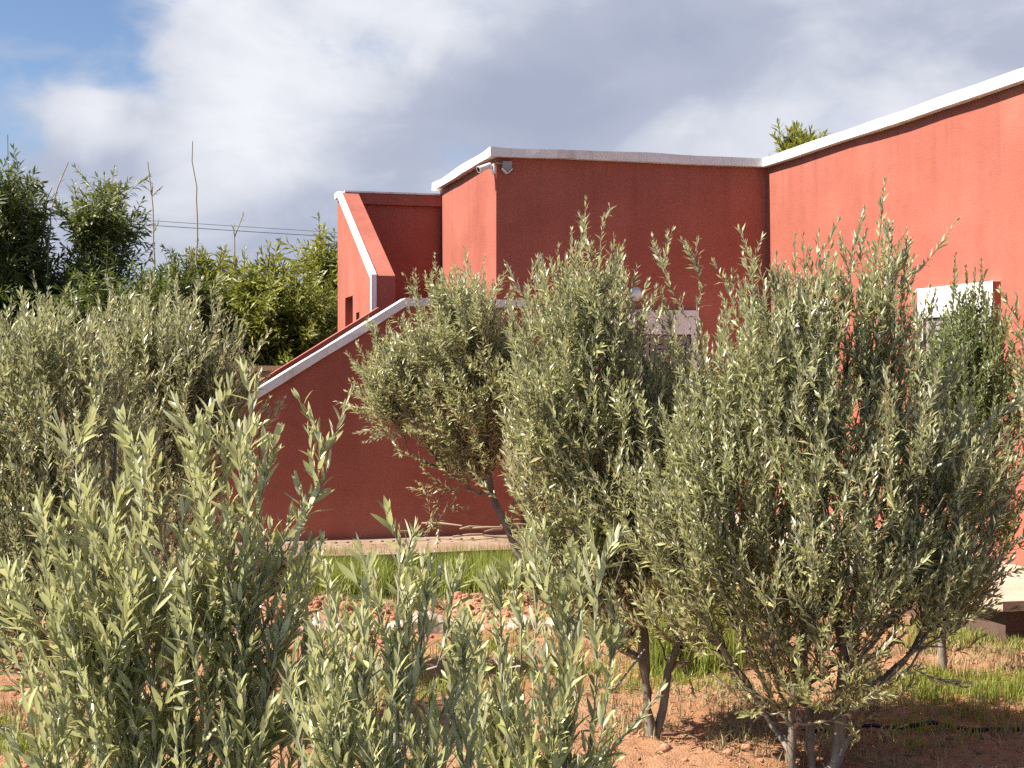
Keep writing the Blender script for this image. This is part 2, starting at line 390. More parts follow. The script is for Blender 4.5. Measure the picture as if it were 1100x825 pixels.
cz = EYE + (HOR - 180) / F * 13.8
secu = empty('security_camera', tuple(bp(BL, .05, cz)), ANG); tag(secu, 'small white bullet camera bracketed to the lit corner under the roof cap', 'camera')
b = bmesh.new(); bm_box(b, -.022, -.001, -.035, .035, -.055, .05, 0, .004); from_bm('mount_plate', b, M['metal'], secu)
b = bmesh.new(); bm_box(b, -.09, -.0225, -.012, .012, -.005, .018, 0, .003); from_bm('bracket', b, M['metal'], secu)
MM = Matrix.Translation((-.075, 0, .02)) @ Matrix.Rotation(R(-112), 4, 'Y') @ Matrix.Rotation(R(18), 4, 'X')
b = bmesh.new(); lathe(b, [(0, -.04), (.026, -.04), (.03, -.03), (.03, .10), (.033, .102), (.033, .118), (.027, .118)], 20, MM); from_bm('body', b, M['metal'], secu)
b = bmesh.new(); lathe(b, [(.0265, .119), (.0265, .112), (.012, .108), (0, .110)], 20, MM); from_bm('lens', b, M['lens'], secu)
b = bmesh.new(); bm_box(b, -.004, .17, -.055, -.047, .044, .051); from_bm('cable', b, M['metal'], secu)
bx = (543.5 - 550) / F; pf = (bx * CORNER[1] - CORNER[0]) / (d2[0] - bx * d2[1])
fz = EYE + (HOR - 179) / F * 13.82
jb = empty('floodlight', tuple(bp(pf, 0, fz)), ANG); tag(jb, 'small grey floodlight box on the shaded wall beside the corner camera', 'floodlight')
b = bmesh.new(); bm_prism(b, [(-.045, .05), (.045, .05), (.045, -.015), (0, -.055), (-.045, -.015)], 'y', -.06, -.012); from_bm('housing', b, M['galv'], jb)
b = bmesh.new(); bm_box(b, -.02, .02, -.0115, -.001, -.03, .03, 0, .003); from_bm('mount_plate', b, M['metal'], jb)
for s in (-1, 1):
    b = bmesh.new(); bm_prism(b, [(s * .003, -.062), (s * .05, -.018), (s * .05, -.032), (s * .003, -.076)], 'y', -.065, -.01); from_bm('rim', b, M['white'], jb)

# terrace ------------------------------------------------------------------
b = bmesh.new(); TT = .065
poly = [(-9.0, 0), (-9.0, -2.4), (-1.15, -2.45), (-1.10, -5.75), (0, -5.72), (0, 0)]
bm_prism(b, poly, 'z', BASE - TT, BASE)
ter = from_bm('terrace', b, M['concrete']); ter.location = tuple(bp(0, 0, 0)); ter.rotation_euler = (0, 0, ANG); tag(ter, kind='structure'); wobble(ter, .014, 2.0, 5)
b = bmesh.new()
for i in range(60):
    x = -8.6 + i * .098
    if random.Random(i).random() < .85: lathe(b, [(.017, BASE + .004 + .012), (.012, BASE + .026), (0, BASE + .028)], 8, Matrix.Translation((x, -1.78, 0)))
for i in range(38):
    lathe(b, [(.015, BASE + .014), (.010, BASE + .024), (0, BASE + .026)], 8, Matrix.Translation((-.40, -5.4 + i * .1, 0)))
o = from_bm('terrace_studs', b, M['dark']); o.location = ter.location; o.rotation_euler = ter.rotation_euler; tag(o, kind='structure')
b = bmesh.new(); bm_prism(b, [(-8.9, -.1), (-8.9, -2.30), (-1.05, -2.35), (-1.00, -5.62), (-.1, -5.62), (-.1, -.1)], 'z', -.2, BASE - TT - .002)
o = from_bm('terrace_footing', b, M['dark']); o.location = ter.location; o.rotation_euler = ter.rotation_euler; tag(o, kind='structure')  # dark colour paints in the shade below the slab edge

# ------------------------------------------------------------------ ground
def gh(x, y):
    h = .07 * (vnoise(x * .35, y * .35, 1) - .5) + .05 * (vnoise(x * 1.3, y * 1.3, 2) - .5)
    cl = vnoise(x * 5, y * 5, 3) * .55 + vnoise(x * 11, y * 11, 4) * .45
    h = h + .075 * np.maximum(cl - .42, 0) + .022 * (vnoise(x * 17, y * 17, 5) - .5) * (.3 + vnoise(x * 1.7, y * 1.7, 8))
    m = np.exp(-((y - 9.6 - .2 * (x + 1)) / .38) ** 2) * (1 / (1 + np.exp((np.abs(x + 1.0) - 2.2) * 4)))
    h = h + m * (.13 + .10 * (vnoise(x * 4, y * 4, 6) - .5))
    m2 = np.exp(-((y - 6.05 - .1 * x) / .33) ** 2)       # earth drawn up along the tree row
    h = h + .06 * m2
    far = np.clip((np.hypot(x, y) - 30) / 60, 0, 1)
    return h * (1 - far)

def axis_pts(lo, hi, step, far):
    a = list(np.arange(lo, hi + 1e-6, step)); s = step
    up = []; v = hi
    while v < far: s *= 1.22; v += s; up.append(v)
    s = step; v = lo; dn = []
    while v > -far: s *= 1.22; v -= s; dn.append(v)
    return np.array(dn[::-1] + a + up)
gx = axis_pts(-5.2, 5.2, .036, 1200); gy = axis_pts(4.6, 12.2, .036, 1200)
X, Y = np.meshgrid(gx, gy, indexing='ij'); Z = gh(X, Y)
V = np.stack([X, Y, Z], -1).reshape(-1, 3); ny = len(gy); nx = len(gx)
I = (np.arange(nx - 1)[:, None] * ny + np.arange(ny - 1)[None]).ravel()
tag(link('ground', np_mesh('ground', V, [np.stack([I, I + ny, I + ny + 1, I + 1], 1)], True), M['soil']), kind='structure')

rg = np.random.default_rng(5)
# clods and stones
def rocks(name, pts, sizes, mat, seed):
    r_ = np.random.default_rng(seed)
    bmI = bmesh.new(); bmesh.ops.create_icosphere(bmI, subdivisions=2, radius=1)
    T = np.array([v.co[:] for v in bmI.verts]); Fc = np.array([[v.index for v in f.verts] for f in bmI.faces]); bmI.free()
    Vs = []; Fs = []
    for i, (p, s) in enumerate(zip(pts, sizes)):
        k = r_.random(3) * 9; q = T * (1 + .55 * (vnoise(T[:, 0] * 1.6 + k[0], T[:, 1] * 1.6 + T[:, 2] * 1.3 + k[1], i) - .5)[:, None] + .35 * (vnoise(T[:, 0] * 4 + k[2], T[:, 1] * 4 - T[:, 2] * 3, i + 3) - .5)[:, None])
        q = q * (s * np.array([1, .6 + .6 * r_.random(), .5 + .4 * r_.random()]))
        a = r_.random() * 6.28; cs, sn = math.cos(a), math.sin(a)
        q = np.stack([q[:, 0] * cs - q[:, 1] * sn, q[:, 0] * sn + q[:, 1] * cs, q[:, 2]], 1) + p
        Vs.append(q); Fs.append(Fc + i * len(T))
    return link(name, np_mesh(name, np.concatenate(Vs), [np.concatenate(Fs)], True), mat)
n = 6500
px = rg.uniform(-4.5, 5, n); py = rg.uniform(5, 11, n)
mound = int(n * .45); px[:mound] = rg.uniform(-3.2, 1.3, mound); py[:mound] = 9.6 + .2 * (px[:mound] + 1) + rg.normal(0, .28, mound)
sz = np.exp(rg.normal(-4.75, .6, n)); sz[:mound] *= 1.45; sz = np.minimum(sz, .055)
tag(rocks('soil_clods', np.stack([px, py, gh(px, py) + sz * .15], 1), sz, M['clod'], 4), 'crumbly red soil clods lying over the tilled ground', 'soil clods', kind='stuff')

# grass --------------------------------------------------------------
def blades(name, pts, h, wd, mat, seed, lean=.35):
    r_ = np.random.default_rng(seed); n = len(pts)
    a = r_.uniform(0, 6.28, n); dirv = np.stack([np.cos(a), np.sin(a), np.zeros(n)], 1)
    a2 = r_.uniform(0, 6.28, n); side = np.stack([np.cos(a2), np.sin(a2), np.zeros(n)], 1) * (wd * .5)[:, None]
    le = np.abs(r_.normal(0, lean, n))[:, None]; up = np.array([0, 0, 1.0])
    mid = pts + (up * .55 + dirv * le * .28) * h[:, None]; tip = pts + (up * (1 - .25 * le) + dirv * le) * h[:, None]
    V = np.stack([pts - side, pts + side, mid + side * .75, mid - side * .75, tip], 1).reshape(-1, 3)
    k = np.arange(n)[:, None] * 5
    return link(name, np_mesh(name, V, [k + np.array([[0, 1, 2, 3]]), k + np.array([[3, 2, 4]])], False, np.repeat(r_.random(n), 5)), mat)
def gp(x, y):
    d = F * EYE / (y - HOR); return np.array([(x - 550) / F * d, d])
def patch(n, x0, x1, y0, y1, clump=.6, seed=0):
    """scatter over the ground seen between those photo columns and rows, in tufts"""
    r_ = np.random.default_rng(seed); k = max(1, n // 30)
    dA, dB = gp(0, y1)[1], gp(0, y0)[1]
    D = np.sqrt(r_.uniform(dA ** 2, dB ** 2, k)); X = (r_.uniform(x0, x1, k) - 550) / F * D
    i = (r_.random(n) ** 1.5 * k).astype(int); s = .055
    return np.stack([X[i] + r_.normal(0, s, n), D[i] + r_.normal(0, s, n)], 1)
def lay(pl_): 
    P = np.concatenate(pl_); return np.concatenate([P, (gh(P[:, 0], P[:, 1]) - .006)[:, None]], 1)
tall = lay([patch(7000, 325, 405, 626, 652, seed=1), patch(7600, 470, 575, 626, 652, seed=2), patch(900, 400, 470, 628, 652, seed=21), patch(2600, 700, 800, 672, 722, seed=3)])
low = lay([patch(3600, 915, 1160, 728, 752, seed=4), patch(900, 640, 800, 716, 740, seed=5), patch(500, 960, 1100, 760, 815, seed=6), patch(4200, 980, 1150, 668, 696, seed=7), patch(1600, -60, 120, 780, 825, seed=8), patch(1500, 560, 760, 640, 690, seed=9), patch(1400, 360, 660, 690, 760, seed=10)])
P = np.concatenate([tall, low]); h = np.concatenate([rg.uniform(.14, .40, len(tall)), rg.uniform(.03, .10, len(low))]); wd = np.concatenate([np.full(len(tall), .009), np.full(len(low), .007)])
tag(blades('grass', P, h, wd, M['grass'], 3), 'fresh green grass tufts growing on the red soil', 'grass', kind='stuff')
dry = lay([patch(2677, 300, 480, 650, 672, seed=11), patch(1989, 640, 830, 735, 800, seed=12), patch(2448, 900, 1150, 690, 735, seed=13), patch(1989, 880, 1150, 745, 825, seed=14), patch(1836, -80, 140, 760, 825, seed=15), patch(1912, 480, 700, 640, 720, seed=16), patch(1912, 1000, 1130, 655, 700, seed=17), patch(1147, 780, 930, 760, 825, seed=18), patch(3060, -700, 1700, 600, 900, seed=19)])
tag(blades('dry_grass', dry, rg.uniform(.015, .085, len(dry)) * (.6 + .8 * rg.random(len(dry))), np.full(len(dry), .006), M['straw'], 9, .8), 'bleached dry grass stubble lying over the red soil', 'dry grass', kind='stuff')

n = 2600
c_ = np.array([[1.3, 5.95], [.67, 6.5], [-2.05, 6.4], [-1.9, 7.7], [.25, 9.5], [2.6, 7.9]]); k_ = rg.integers(0, len(c_), n)
lx = c_[k_, 0] + rg.normal(.3, .65, n); ly = c_[k_, 1] + rg.normal(0, .5, n); a_ = rg.uniform(0, 6.28, n)
LT_ = nrm(np.stack([np.cos(a_), np.sin(a_), rg.normal(0, .12, n)], 1)); LN_ = np.array([0, 0, 1.0]) + rg.normal(0, .25, (n, 3)); LN_ = nrm(LN_ - LT_ * (LN_ * LT_).sum(1, keepdims=True))
LITTER = (np.stack([lx, ly, gh(lx, ly) + .008], 1), LT_, LN_, rg.uniform(.03, .05, n))

# ------------------------------------------------------------------ trees
SUNV = np.array([-.68, -.16, .72])
class Skel:
    def __init__(s):
        s.P = []; s.par = []; s.dir = []; s.plen = []; s.rmin = []; s.A = np.zeros((40000, 7))
    def add(s, p, par, rmin=0.0):
        p = np.asarray(p, float); s.P.append(p); s.par.append(par); s.rmin.append(rmin)
        if par < 0: s.dir.append(np.array([0, 0, 1.0])); s.plen.append(0.0)
        else:
            v = p - s.P[par]; l = np.linalg.norm(v); s.dir.append(v / max(l, 1e-9)); s.plen.append(s.plen[par] + l)
        i = len(s.P) - 1; s.A[i, :3] = p; s.A[i, 3:6] = s.dir[-1]; s.A[i, 6] = s.plen[-1]
        return i
    def path(s, start, pts, step, r0=0., r1=0., jit=0., rng=None):
        """smooth path through pts"""
        Q = [s.P[start]] + [np.asarray(p, float) for p in pts]; cur = start
        seg = [np.linalg.norm(Q[i + 1] - Q[i]) for i in range(len(Q) - 1)]; tot = sum(seg); done = 0
        for i in range(len(Q) - 1):
            p0 = Q[max(i - 1, 0)]; p1 = Q[i]; p2 = Q[i + 1]; p3 = Q[min(i + 2, len(Q) - 1)]
            n = max(1, int(seg[i] / step))
            for k in range(1, n + 1):
                t = k / n
                p = .5 * (2 * p1 + (p2 - p0) * t + (2 * p0 - 5 * p1 + 4 * p2 - p3) * t * t + (3 * p1 - p0 - 3 * p2 + p3) * t ** 3)
                if jit and rng is not None: p = p + rng.normal(0, jit, 3)
                f = (done + seg[i] * t) / tot
                cur = s.add(p, cur, r0 + (r1 - r0) * f)
            done += seg[i]
        return cur

def skel_mesh(name, S, rtip, expo, sides=5, rscale=1.0):
    P = np.array(S.P); par = np.array(S.par); n = len(P)
    acc = np.zeros(n); nch = np.zeros(n, int)
    for i in range(n):
        if par[i] >= 0: nch[par[i]] += 1
    for i in range(n - 1, -1, -1):
        if nch[i] == 0: acc[i] = 1.0
        if par[i] >= 0: acc[par[i]] += acc[i]
    r = np.maximum(rtip * rscale * acc ** expo, np.array(S.rmin))
    D = np.array(S.dir)
    for i in range(n):
        if par[i] < 0:
            ch = np.where(par == i)[0]
            if len(ch): D[i] = nrm((P[ch] - P[i]).sum(0))
    ref = np.where((np.abs(D[:, 1]) > .92)[:, None], np.array([1., 0, 0]), np.array([0, 1., 0]))
    U = nrm(ref - D * (ref * D).sum(1, keepdims=True)); W = np.cross(D, U)
    a = np.arange(sides) * 2 * math.pi / sides
    ring = P[:, None] + (U[:, None] * np.cos(a)[None, :, None] + W[:, None] * np.sin(a)[None, :, None]) * r[:, None, None]
    e = np.where(par >= 0)[0]; k = np.arange(sides); k2 = (k + 1) % sides
    A = par[e][:, None] * sides; B = e[:, None] * sides
    q = np.stack([A + k, A + k2, B + k2, B + k], -1).reshape(-1, 4)
    return np_mesh(name, ring.reshape(-1, 3), [q], True), r

def leaf_mesh(name, P, T, N, L, Wd, tint, curl, hi):
    B = np.cross(T, N); n = len(P)
    if hi:
        s_ = [0, .22, .5, .8, 1]; w_ = [0, .72, 1, .66, 0]
    else:
        s_ = [0, .48, 1]; w_ = [0, 1, 0]
    def pt(s, side, w):
        return P + T * (L * s)[:, None] - N * (L * curl * s * s)[:, None] + B * (Wd * .5 * w * side)[:, None] + N * (Wd * .16 * w * abs(side))[:, None]
    cols = [pt(0, 0, 0)]
    for s, w in zip(s_[1:-1], w_[1:-1]): cols += [pt(s, 0, 0), pt(s, 1, w), pt(s, -1, w)]
    cols.append(pt(1, 0, 0)); m = len(cols)
    V = np.stack(cols, 1).reshape(-1, 3); k = (np.arange(n) * m)[:, None]
    tri = [[0, 2, 1], [0, 1, 3], [m - 4, m - 3, m - 1], [m - 4, m - 1, m - 2]]
    quads = []
    for j in range(1, m - 4, 3): quads += [[j, j + 1, j + 4, j + 3], [j, j + 3, j + 5, j + 2]]
    fs = [(k[:, :, None] + np.array(tri)[None]).reshape(-1, 3)]
    if quads: fs.append((k[:, :, None] + np.array(quads)[None]).reshape(-1, 4))
    return np_mesh(name, V, fs, hi, np.repeat(tint, m))

tag(link('fallen_leaves', leaf_mesh('fallen_leaves', LITTER[0], LITTER[1], LITTER[2], LITTER[3], np.full(n, .010), rg.random(n), rg.normal(0, .25, n), False), M['litter']), 'dry fallen olive leaves strewn on the red soil under the trees', 'fallen leaves', kind='stuff')

def perp(rng, d):
    v = rng.normal(0, 1, 3); v -= d * v.dot(d); return v / np.linalg.norm(v)

class Tree:
    def __init__(s, name, label, cat, seed, base, leafmat, barkmat, leafL=.05, leafW=.011, gap=.02, ang=33, hi=False, group=None, droop=0.0, two_rank=False, rtip=.0013, expo=.42, lrand=.38, bare=.12, up_side=False):
        s.rng = np.random.default_rng(seed); s.S = Skel(); s.clump = .55; s.lead = .07; s.tuft = .055; s.base = np.asarray(base, float)
        s.name, s.label, s.cat, s.group = name, label, cat, group
        s.lm, s.bm_, s.leafL, s.leafW, s.gap, s.ang, s.hi, s.droop, s.two, s.rtip, s.expo, s.lrand, s.bare = leafmat, barkmat, leafL, leafW, gap, ang, hi, droop, two_rank, rtip, expo, lrand, bare
        s.LP, s.LT, s.LN, s.LL, s.Li = [], [], [], [], []
        s.S.add(s.base - np.array([0, 0, .08]), -1, .0); s.wood_end = 0
        s.fan = s.base + np.array([0, 0, .3])
    def stem(s, pts, r0, r1, start=0, step=.07, jit=.004):
        if start != 0:
            NP = s.S.A[:len(s.S.P), :3]; start = int(np.argmin(np.linalg.norm(NP - pts[0], axis=1))); pts = pts[1:]
        return s.S.path(start, pts, step, r0, r1, jit, s.rng)
    def leafy(s, start, pts, step=.05, leaf_from=0.0, scale=1.0):
        """a shoot with leaves in opposite pairs"""
        rng = s.rng; i0 = len(s.S.P); s.S.path(start, pts, step)
        Q = np.array([s.S.P[start]] + s.S.P[i0:])
        seg = np.linalg.norm(np.diff(Q, axis=0), axis=1); cum = np.concatenate([[0], np.cumsum(seg)]); tot = cum[-1]
        if tot < .02: return
        u = leaf_from * tot; az = rng.uniform(0, 6.28); ref = perp(rng, nrm(Q[-1] - Q[0])); k = 0
        while u <= tot:
            j = min(np.searchsorted(cum, u, 'right') - 1, len(seg) - 1)
            f = (u - cum[j]) / max(seg[j], 1e-9); p = Q[j] + (Q[j + 1] - Q[j]) * f; d = nrm(Q[j + 1] - Q[j])
            a = nrm(ref - d * ref.dot(d)); bb = np.cross(d, a)
            if not s.two: az += 1.5708 + rng.normal(0, .3)
            e_ = 1 - .45 * max(0, (u / tot - .75) / .25)
            for sd in (0, 1):
                if rng.random() < s.bare: continue
                th = az + sd * math.pi + rng.normal(0, .3); rad = a * math.cos(th) + bb * math.sin(th)
                an = R(max(6, s.ang * (1.1 - .5 * u / tot) + rng.normal(0, 11)))
                T = d * math.cos(an) + rad * math.sin(an) + np.array([0, 0, -s.droop * rng.uniform(.4, 1.2)]); T /= np.linalg.norm(T)
                N = d * math.sin(an) - rad * math.cos(an) + SUNV * .42 + rng.normal(0, .28, 3); N -= T * N.dot(T); N /= np.linalg.norm(N)
                if s.two and N[2] < 0: N = -N
                s.LP.append(p); s.LT.append(T); s.LN.append(N); s.LL.append(s.leafL * e_ * scale * rng.uniform(1 - s.lrand, 1 + s.lrand))
            u += s.gap * rng.uniform(.75, 1.3)
        # terminal leaf pair
        for sd in (0, 1):
            T = nrm(d + rng.normal(0, .2, 3)); N = perp(rng, T); s.LP.append(Q[-1]); s.LT.append(T); s.LN.append(N); s.LL.append(s.leafL * .6 * scale)
    def crown(s, blobs, n, tw=(.2, .42), up=.6, out=.55, rnd=.28, shell=.55, sub=.0, lean=(0, 0, 0)):
        """blobs: (centre xyz, radii xyz, weight). Shoots start all over the volume and grow outward and up."""
        rng = s.rng; w = np.array([b_[2] for b_ in blobs], float); w /= w.sum(); A = []; seeds = []
        for bi in rng.choice(len(blobs), n, p=w):
            c_, r_, _ = blobs[bi]; v = nrm(rng.normal(0, 1, 3)); v = v * rng.random() ** shell
            if seeds and rng.random() < s.clump:                     # most shoots gather in tufts round an earlier one
                A.append(seeds[int(rng.integers(max(0, len(seeds) - 90), len(seeds)))] + rng.normal(0, s.tuft, 3)); continue
            seeds.append(np.asarray(c_) + v * np.asarray(r_)); A.append(seeds[-1])
        A = np.array(A); A = A[np.argsort(np.linalg.norm(A - s.base, axis=1))]
        for p in A:
            if p[2] < .12: continue
            A_ = s.S.A[:len(s.S.P)]; NP = A_[:, :3]; ND = A_[:, 3:6]; PLn = A_[:, 6]
            v = p - NP; d = np.linalg.norm(v, axis=1); cs = (v * ND).sum(1) / np.maximum(d, 1e-6)
            cost = d * (1.25 - .45 * cs) + .12 * PLn + .8 * np.maximum(NP[:, 2] - p[2] + .0, 0) + (PLn < .12) * 1.0
            i = int(np.argmin(cost)); d_ = d[i]
            o_ = nrm(p - s.fan)
            g = nrm(o_ * out + np.array([0, 0, up]) + rng.normal(0, rnd, 3) + np.array(lean))
            ln = rng.uniform(*tw)
            if rng.random() < s.lead and not s.hi: ln *= 1.75                    # the odd leader shoots past its neighbours
            ctl = s.S.P[i] + s.S.dir[i] * d_ * .35
            mid = (ctl + p) * .5 + rng.normal(0, .012, 3)
            j = s.S.path(i, [mid, p], .06) if d_ > .1 else i
            q0 = s.S.P[j]; bend = nrm(g + np.array([0, 0, .35 - s.droop * 1.2]))
            s.leafy(j, [q0 + g * ln * .5, q0 + g * ln * .5 + bend * ln * .5])
            if rng.random() < sub:
                k = len(s.S.P) - 3; k = max(k, j); g2 = nrm(g + perp(rng, g) * .7)
                s.leafy(k, [s.S.P[k] + g2 * ln * .55])
    def shoots(s, specs, sub=3, start_r=.0):
        """specs: (root point, tip point). Long free shoots with a few side shoots."""
        rng = s.rng
        for p0, p1 in specs:
            p0 = np.asarray(p0); p1 = np.asarray(p1); ln = np.linalg.norm(p1 - p0)
            NP = s.S.A[:len(s.S.P), :3]; d = np.linalg.norm(NP - p0, axis=1) + .5 * np.maximum(NP[:, 2] - p0[2], 0); i = int(np.argmin(d))
            j = s.S.path(i, [(s.S.P[i] + p0) / 2 + rng.normal(0, .01, 3), p0], .06) if np.linalg.norm(s.S.P[i] - p0) > .03 else i
            m = (p0 + p1) / 2 + rng.normal(0, .045, 3) * min(1, ln * 2)
            a0 = len(s.S.P); s.leafy(j, [m, p1], .05, .06); a1 = len(s.S.P)
            ax = nrm(p1 - p0)
            for q in range(sub):
                k = a0 + int((a1 - a0) * rng.uniform(.12, .78)); k = min(k, a1 - 1)
                g = nrm(ax + perp(rng, ax) * rng.uniform(.35, .65)); l2 = ln * rng.uniform(.22, .42)
                s.leafy(k, [s.S.P[k] + g * l2 * .5, s.S.P[k] + g * l2 * .5 + nrm(g + ax * .6) * l2 * .5])
    def build(s, rscale=1.0, crown_name='crown'):
        root = empty(s.name, tuple(s.base)); tag(root, s.label, s.cat, s.group)
        me, r = skel_mesh('trunk', s.S, s.rtip, s.expo, 6 if not s.hi else 8, rscale)
        me.transform(Matrix.Translation(-Vector(s.base))); link('trunk', me, s.bm_, root)
        if not s.LP: return root
        P = np.array(s.LP); T = np.array(s.LT); N = np.array(s.LN); L = np.array(s.LL); n = len(P)
        rng = s.rng; curl = rng.normal(.10, .17, n)
        W = s.leafW * (L / s.leafL) ** .7 * rng.uniform(.8, 1.2, n)
        me = leaf_mesh(crown_name, P - s.base, T, N, L, W, rng.beta(2.2, 2.2, n), curl, s.hi)
        link(crown_name, me, s.lm, root)
        print(s.name, 'leaves', n, 'nodes', len(s.S.P))
        return root

def blob(x, y, rx, ry, d, rd, w=1.0):
    """an ellipsoid of foliage that is seen round photo point x,y at distance d; rd: its half depth in metres"""
    return (at(x, y, d), (rx / F * d, rd, ry / F * d), w)
def ground_at(x, d):
    X = (x - 550) / F * d; return np.array([X, d, float(gh(np.array([X]), np.array([d]))[0])])
OG = 'young olive trees in the rows'

# large multi-stemmed olive, right of the middle
D = 5.95
T_ = Tree('olive_tree', 'bushy multi-stemmed olive before the sunlit wall, tallest shoots crossing it', 'olive tree', 11, ground_at(872, D), M['olive'], M['bark'], .049, .0132, .0195, group=OG)
T_.fan = at(880, 720, D)
a = T_.stem([at(851, 825, D), at(853, 760, D - .05), at(855, 700, D - .1), at(885, 655, D - .1), at(918, 610, D - .15), at(935, 520, D - .1)], .024, .007)
T_.stem([at(856, 800, D), at(830, 780, D + .1), at(809, 743, D + .1), at(770, 690, D), at(747, 655, D - .1), at(722, 570, D - .1)], .019, .006, 1)
T_.stem([at(897, 822, D), at(904, 745, D + .05), at(905, 700, D + .1), at(890, 600, D + .15), at(880, 480, D + .1), at(885, 380, D)], .033, .008)
T_.stem([at(899, 768, D), at(935, 742, D - .05), at(969, 712, D), at(1010, 640, D + .1), at(1035, 560, D + .1)], .015, .005, len(T_.S.P) - 30)
T_.stem([at(860, 620, D + .15), at(845, 500, D + .1), at(830, 400, D)], .014, .006, a - 18)
T_.stem([at(930, 600, D), at(960, 450, D), at(950, 330, D)], .013, .005, a - 10)
T_.crown([blob(885, 520, 165, 130, D, .62, 3.2), blob(885, 645, 150, 70, D, .5, 2.1), blob(960, 640, 90, 60, D, .4, .7), blob(870, 730, 80, 42, D, .35, .5), blob(1010, 530, 62, 110, D + .1, .35, 1.0), blob(1018, 640, 40, 46, D + .05, .3, .6),
          blob(945, 380, 55, 90, D, .3, .8), blob(840, 420, 75, 80, D, .35, 1.0), blob(745, 560, 55, 90, D, .4, .9), blob(745, 650, 60, 60, D, .35, .7), blob(862, 352, 32, 26, D, .2, .25)], 2350, (.12, .29), .68, .5, .38)
T_.shoots([(at(x0, y0, D + dd), at(x1, y1, D + dd)) for x0, y0, x1, y1, dd in (
    (935, 350, 946, 222, 0), (925, 360, 926, 232, .1), (958, 360, 972, 250, -.1), (975, 370, 985, 290, .1), (870, 360, 880, 250, .1), (860, 370, 868, 268, 0), (835, 350, 818, 255, -.1),
    (815, 360, 800, 268, .1), (895, 370, 903, 300, 0), (905, 400, 908, 300, -.1), (845, 360, 842, 285, .2), (1000, 440, 1030, 380, .1), (1040, 480, 1090, 430, 0), (1050, 560, 1098, 500, 0),
    (1030, 620, 1070, 560, .1), (1010, 660, 1070, 610, 0), (975, 715, 1035, 738, .05), (800, 380, 780, 300, 0), (760, 470, 735, 400, 0), (950, 400, 955, 290, .2))], 3)
T_.build(1.0)

# olive in the middle, two slim stems
D = 6.5
T_ = Tree('olive_tree', 'dense olive on two slim crossing stems before the shaded front', 'olive tree', 23, ground_at(703, D), M['olive'], M['bark'], .048, .0130, .0195, group=OG)
T_.fan = at(705, 680, D); T_.clump = .65; T_.tuft = .075; T_.ang = 37
a = T_.stem([at(709, 780, D), at(718, 720, D), at(733, 670, D), at(715, 580, D), at(700, 470, D), at(690, 380, D)], .024, .006)
T_.stem([at(697, 790, D + .05), at(694, 720, D + .05), at(690, 660, D), at(660, 560, D), at(620, 450, D), at(605, 380, D)], .020, .006)
T_.stem([at(740, 640, D - .1), at(765, 560, D - .1), at(770, 450, D)], .014, .005, a - 26)
T_.stem([at(680, 620, D - .1), at(655, 480, D - .2), at(645, 360, D - .1)], .012, .005, a - 24)
T_.crown([blob(668, 490, 128, 125, D, .55, 3), blob(785, 540, 55, 90, D + .1, .35, .8), blob(700, 620, 100, 65, D, .45, 1.7), blob(645, 640, 45, 45, D, .35, .5), blob(635, 370, 65, 75, D, .35, 1.2), blob(742, 468, 62, 70, D, .4, 1.0), blob(640, 580, 70, 60, D, .4, .9), blob(600, 470, 45, 70, D, .35, .8)], 2100, (.12, .29), .68, .5, .38)
T_.shoots([(at(x0, y0, D + dd), at(x1, y1, D + dd)) for x0, y0, x1, y1, dd in (
    (645, 330, 648, 234, 0), (655, 330, 670, 262, .05), (612, 340, 600, 266, 0), (628, 330, 626, 262, .1), (590, 360, 580, 285, 0), (742, 350, 722, 248, 0),
    (748, 340, 738, 262, .02), (775, 390, 790, 320, 0), (575, 400, 548, 318, 0), (570, 420, 556, 350, .1), (720, 380, 712, 318, .1))], 3)
T_.build(1.0)

# olive behind it, leaning trunk
D = 9.8
T_ = Tree('olive_tree', 'grey-green olive with a leaning trunk in front of the stair wall', 'olive tree', 31, ground_at(588, D), M['olive'], M['bark'], .053, .0145, .021, group=OG)
T_.fan = at(540, 520, D); T_.droop = .14; T_.ang = 40
a = T_.stem([at(575, 640, D), at(562, 605, D), at(545, 565, D), at(532, 540, D), at(520, 490, D), at(510, 420, D), at(505, 360, D)], .042, .010)
T_.stem([at(510, 500, D), at(470, 450, D), at(430, 410, D)], .017, .006, a - 26)
T_.stem([at(540, 490, D + .1), at(560, 430, D + .1), at(565, 370, D)], .016, .006, a - 26)
T_.crown([blob(500, 425, 75, 75, D, .6, 2.6), blob(440, 405, 45, 38, D, .4, .9), blob(500, 355, 45, 45, D, .45, 1.1), blob(570, 430, 60, 85, D, .5, 2.0), blob(510, 495, 45, 30, D, .4, .5), blob(420, 440, 25, 30, D, .3, .45)], 1800, (.12, .29), .5, .55, .42)
T_.shoots([(at(x0, y0, D + dd), at(x1, y1, D + dd)) for x0, y0, x1, y1, dd in (
    (475, 345, 466, 284, 0), (480, 340, 476, 292, .1), (462, 350, 434, 296, 0), (455, 355, 444, 310, .1), (420, 390, 396, 352, 0), (415, 400, 384, 398, 0), (415, 435, 385, 440, .1),
    (440, 470, 392, 474, 0), (440, 370, 408, 372, 0), (555, 340, 552, 318, .1), (535, 360, 520, 318, 0), (500, 330, 497, 300, .1))], 3)
# hanging branch under the crown
k = T_.stem([at(512, 470, D), at(498, 500, D), at(485, 515, D), at(474, 545, D), at(466, 570, D)], .008, .003, a - 30, jit=.01)
for (x, y) in ((460, 560), (452, 522), (440, 524), (470, 585), (488, 548), (458, 575), (500, 545)): T_.leafy(k - random.Random(x).randint(0, 6), [at((x + 474) / 2, (y + 540) / 2, D), at(x, y, D)])
T_.build(1.0)

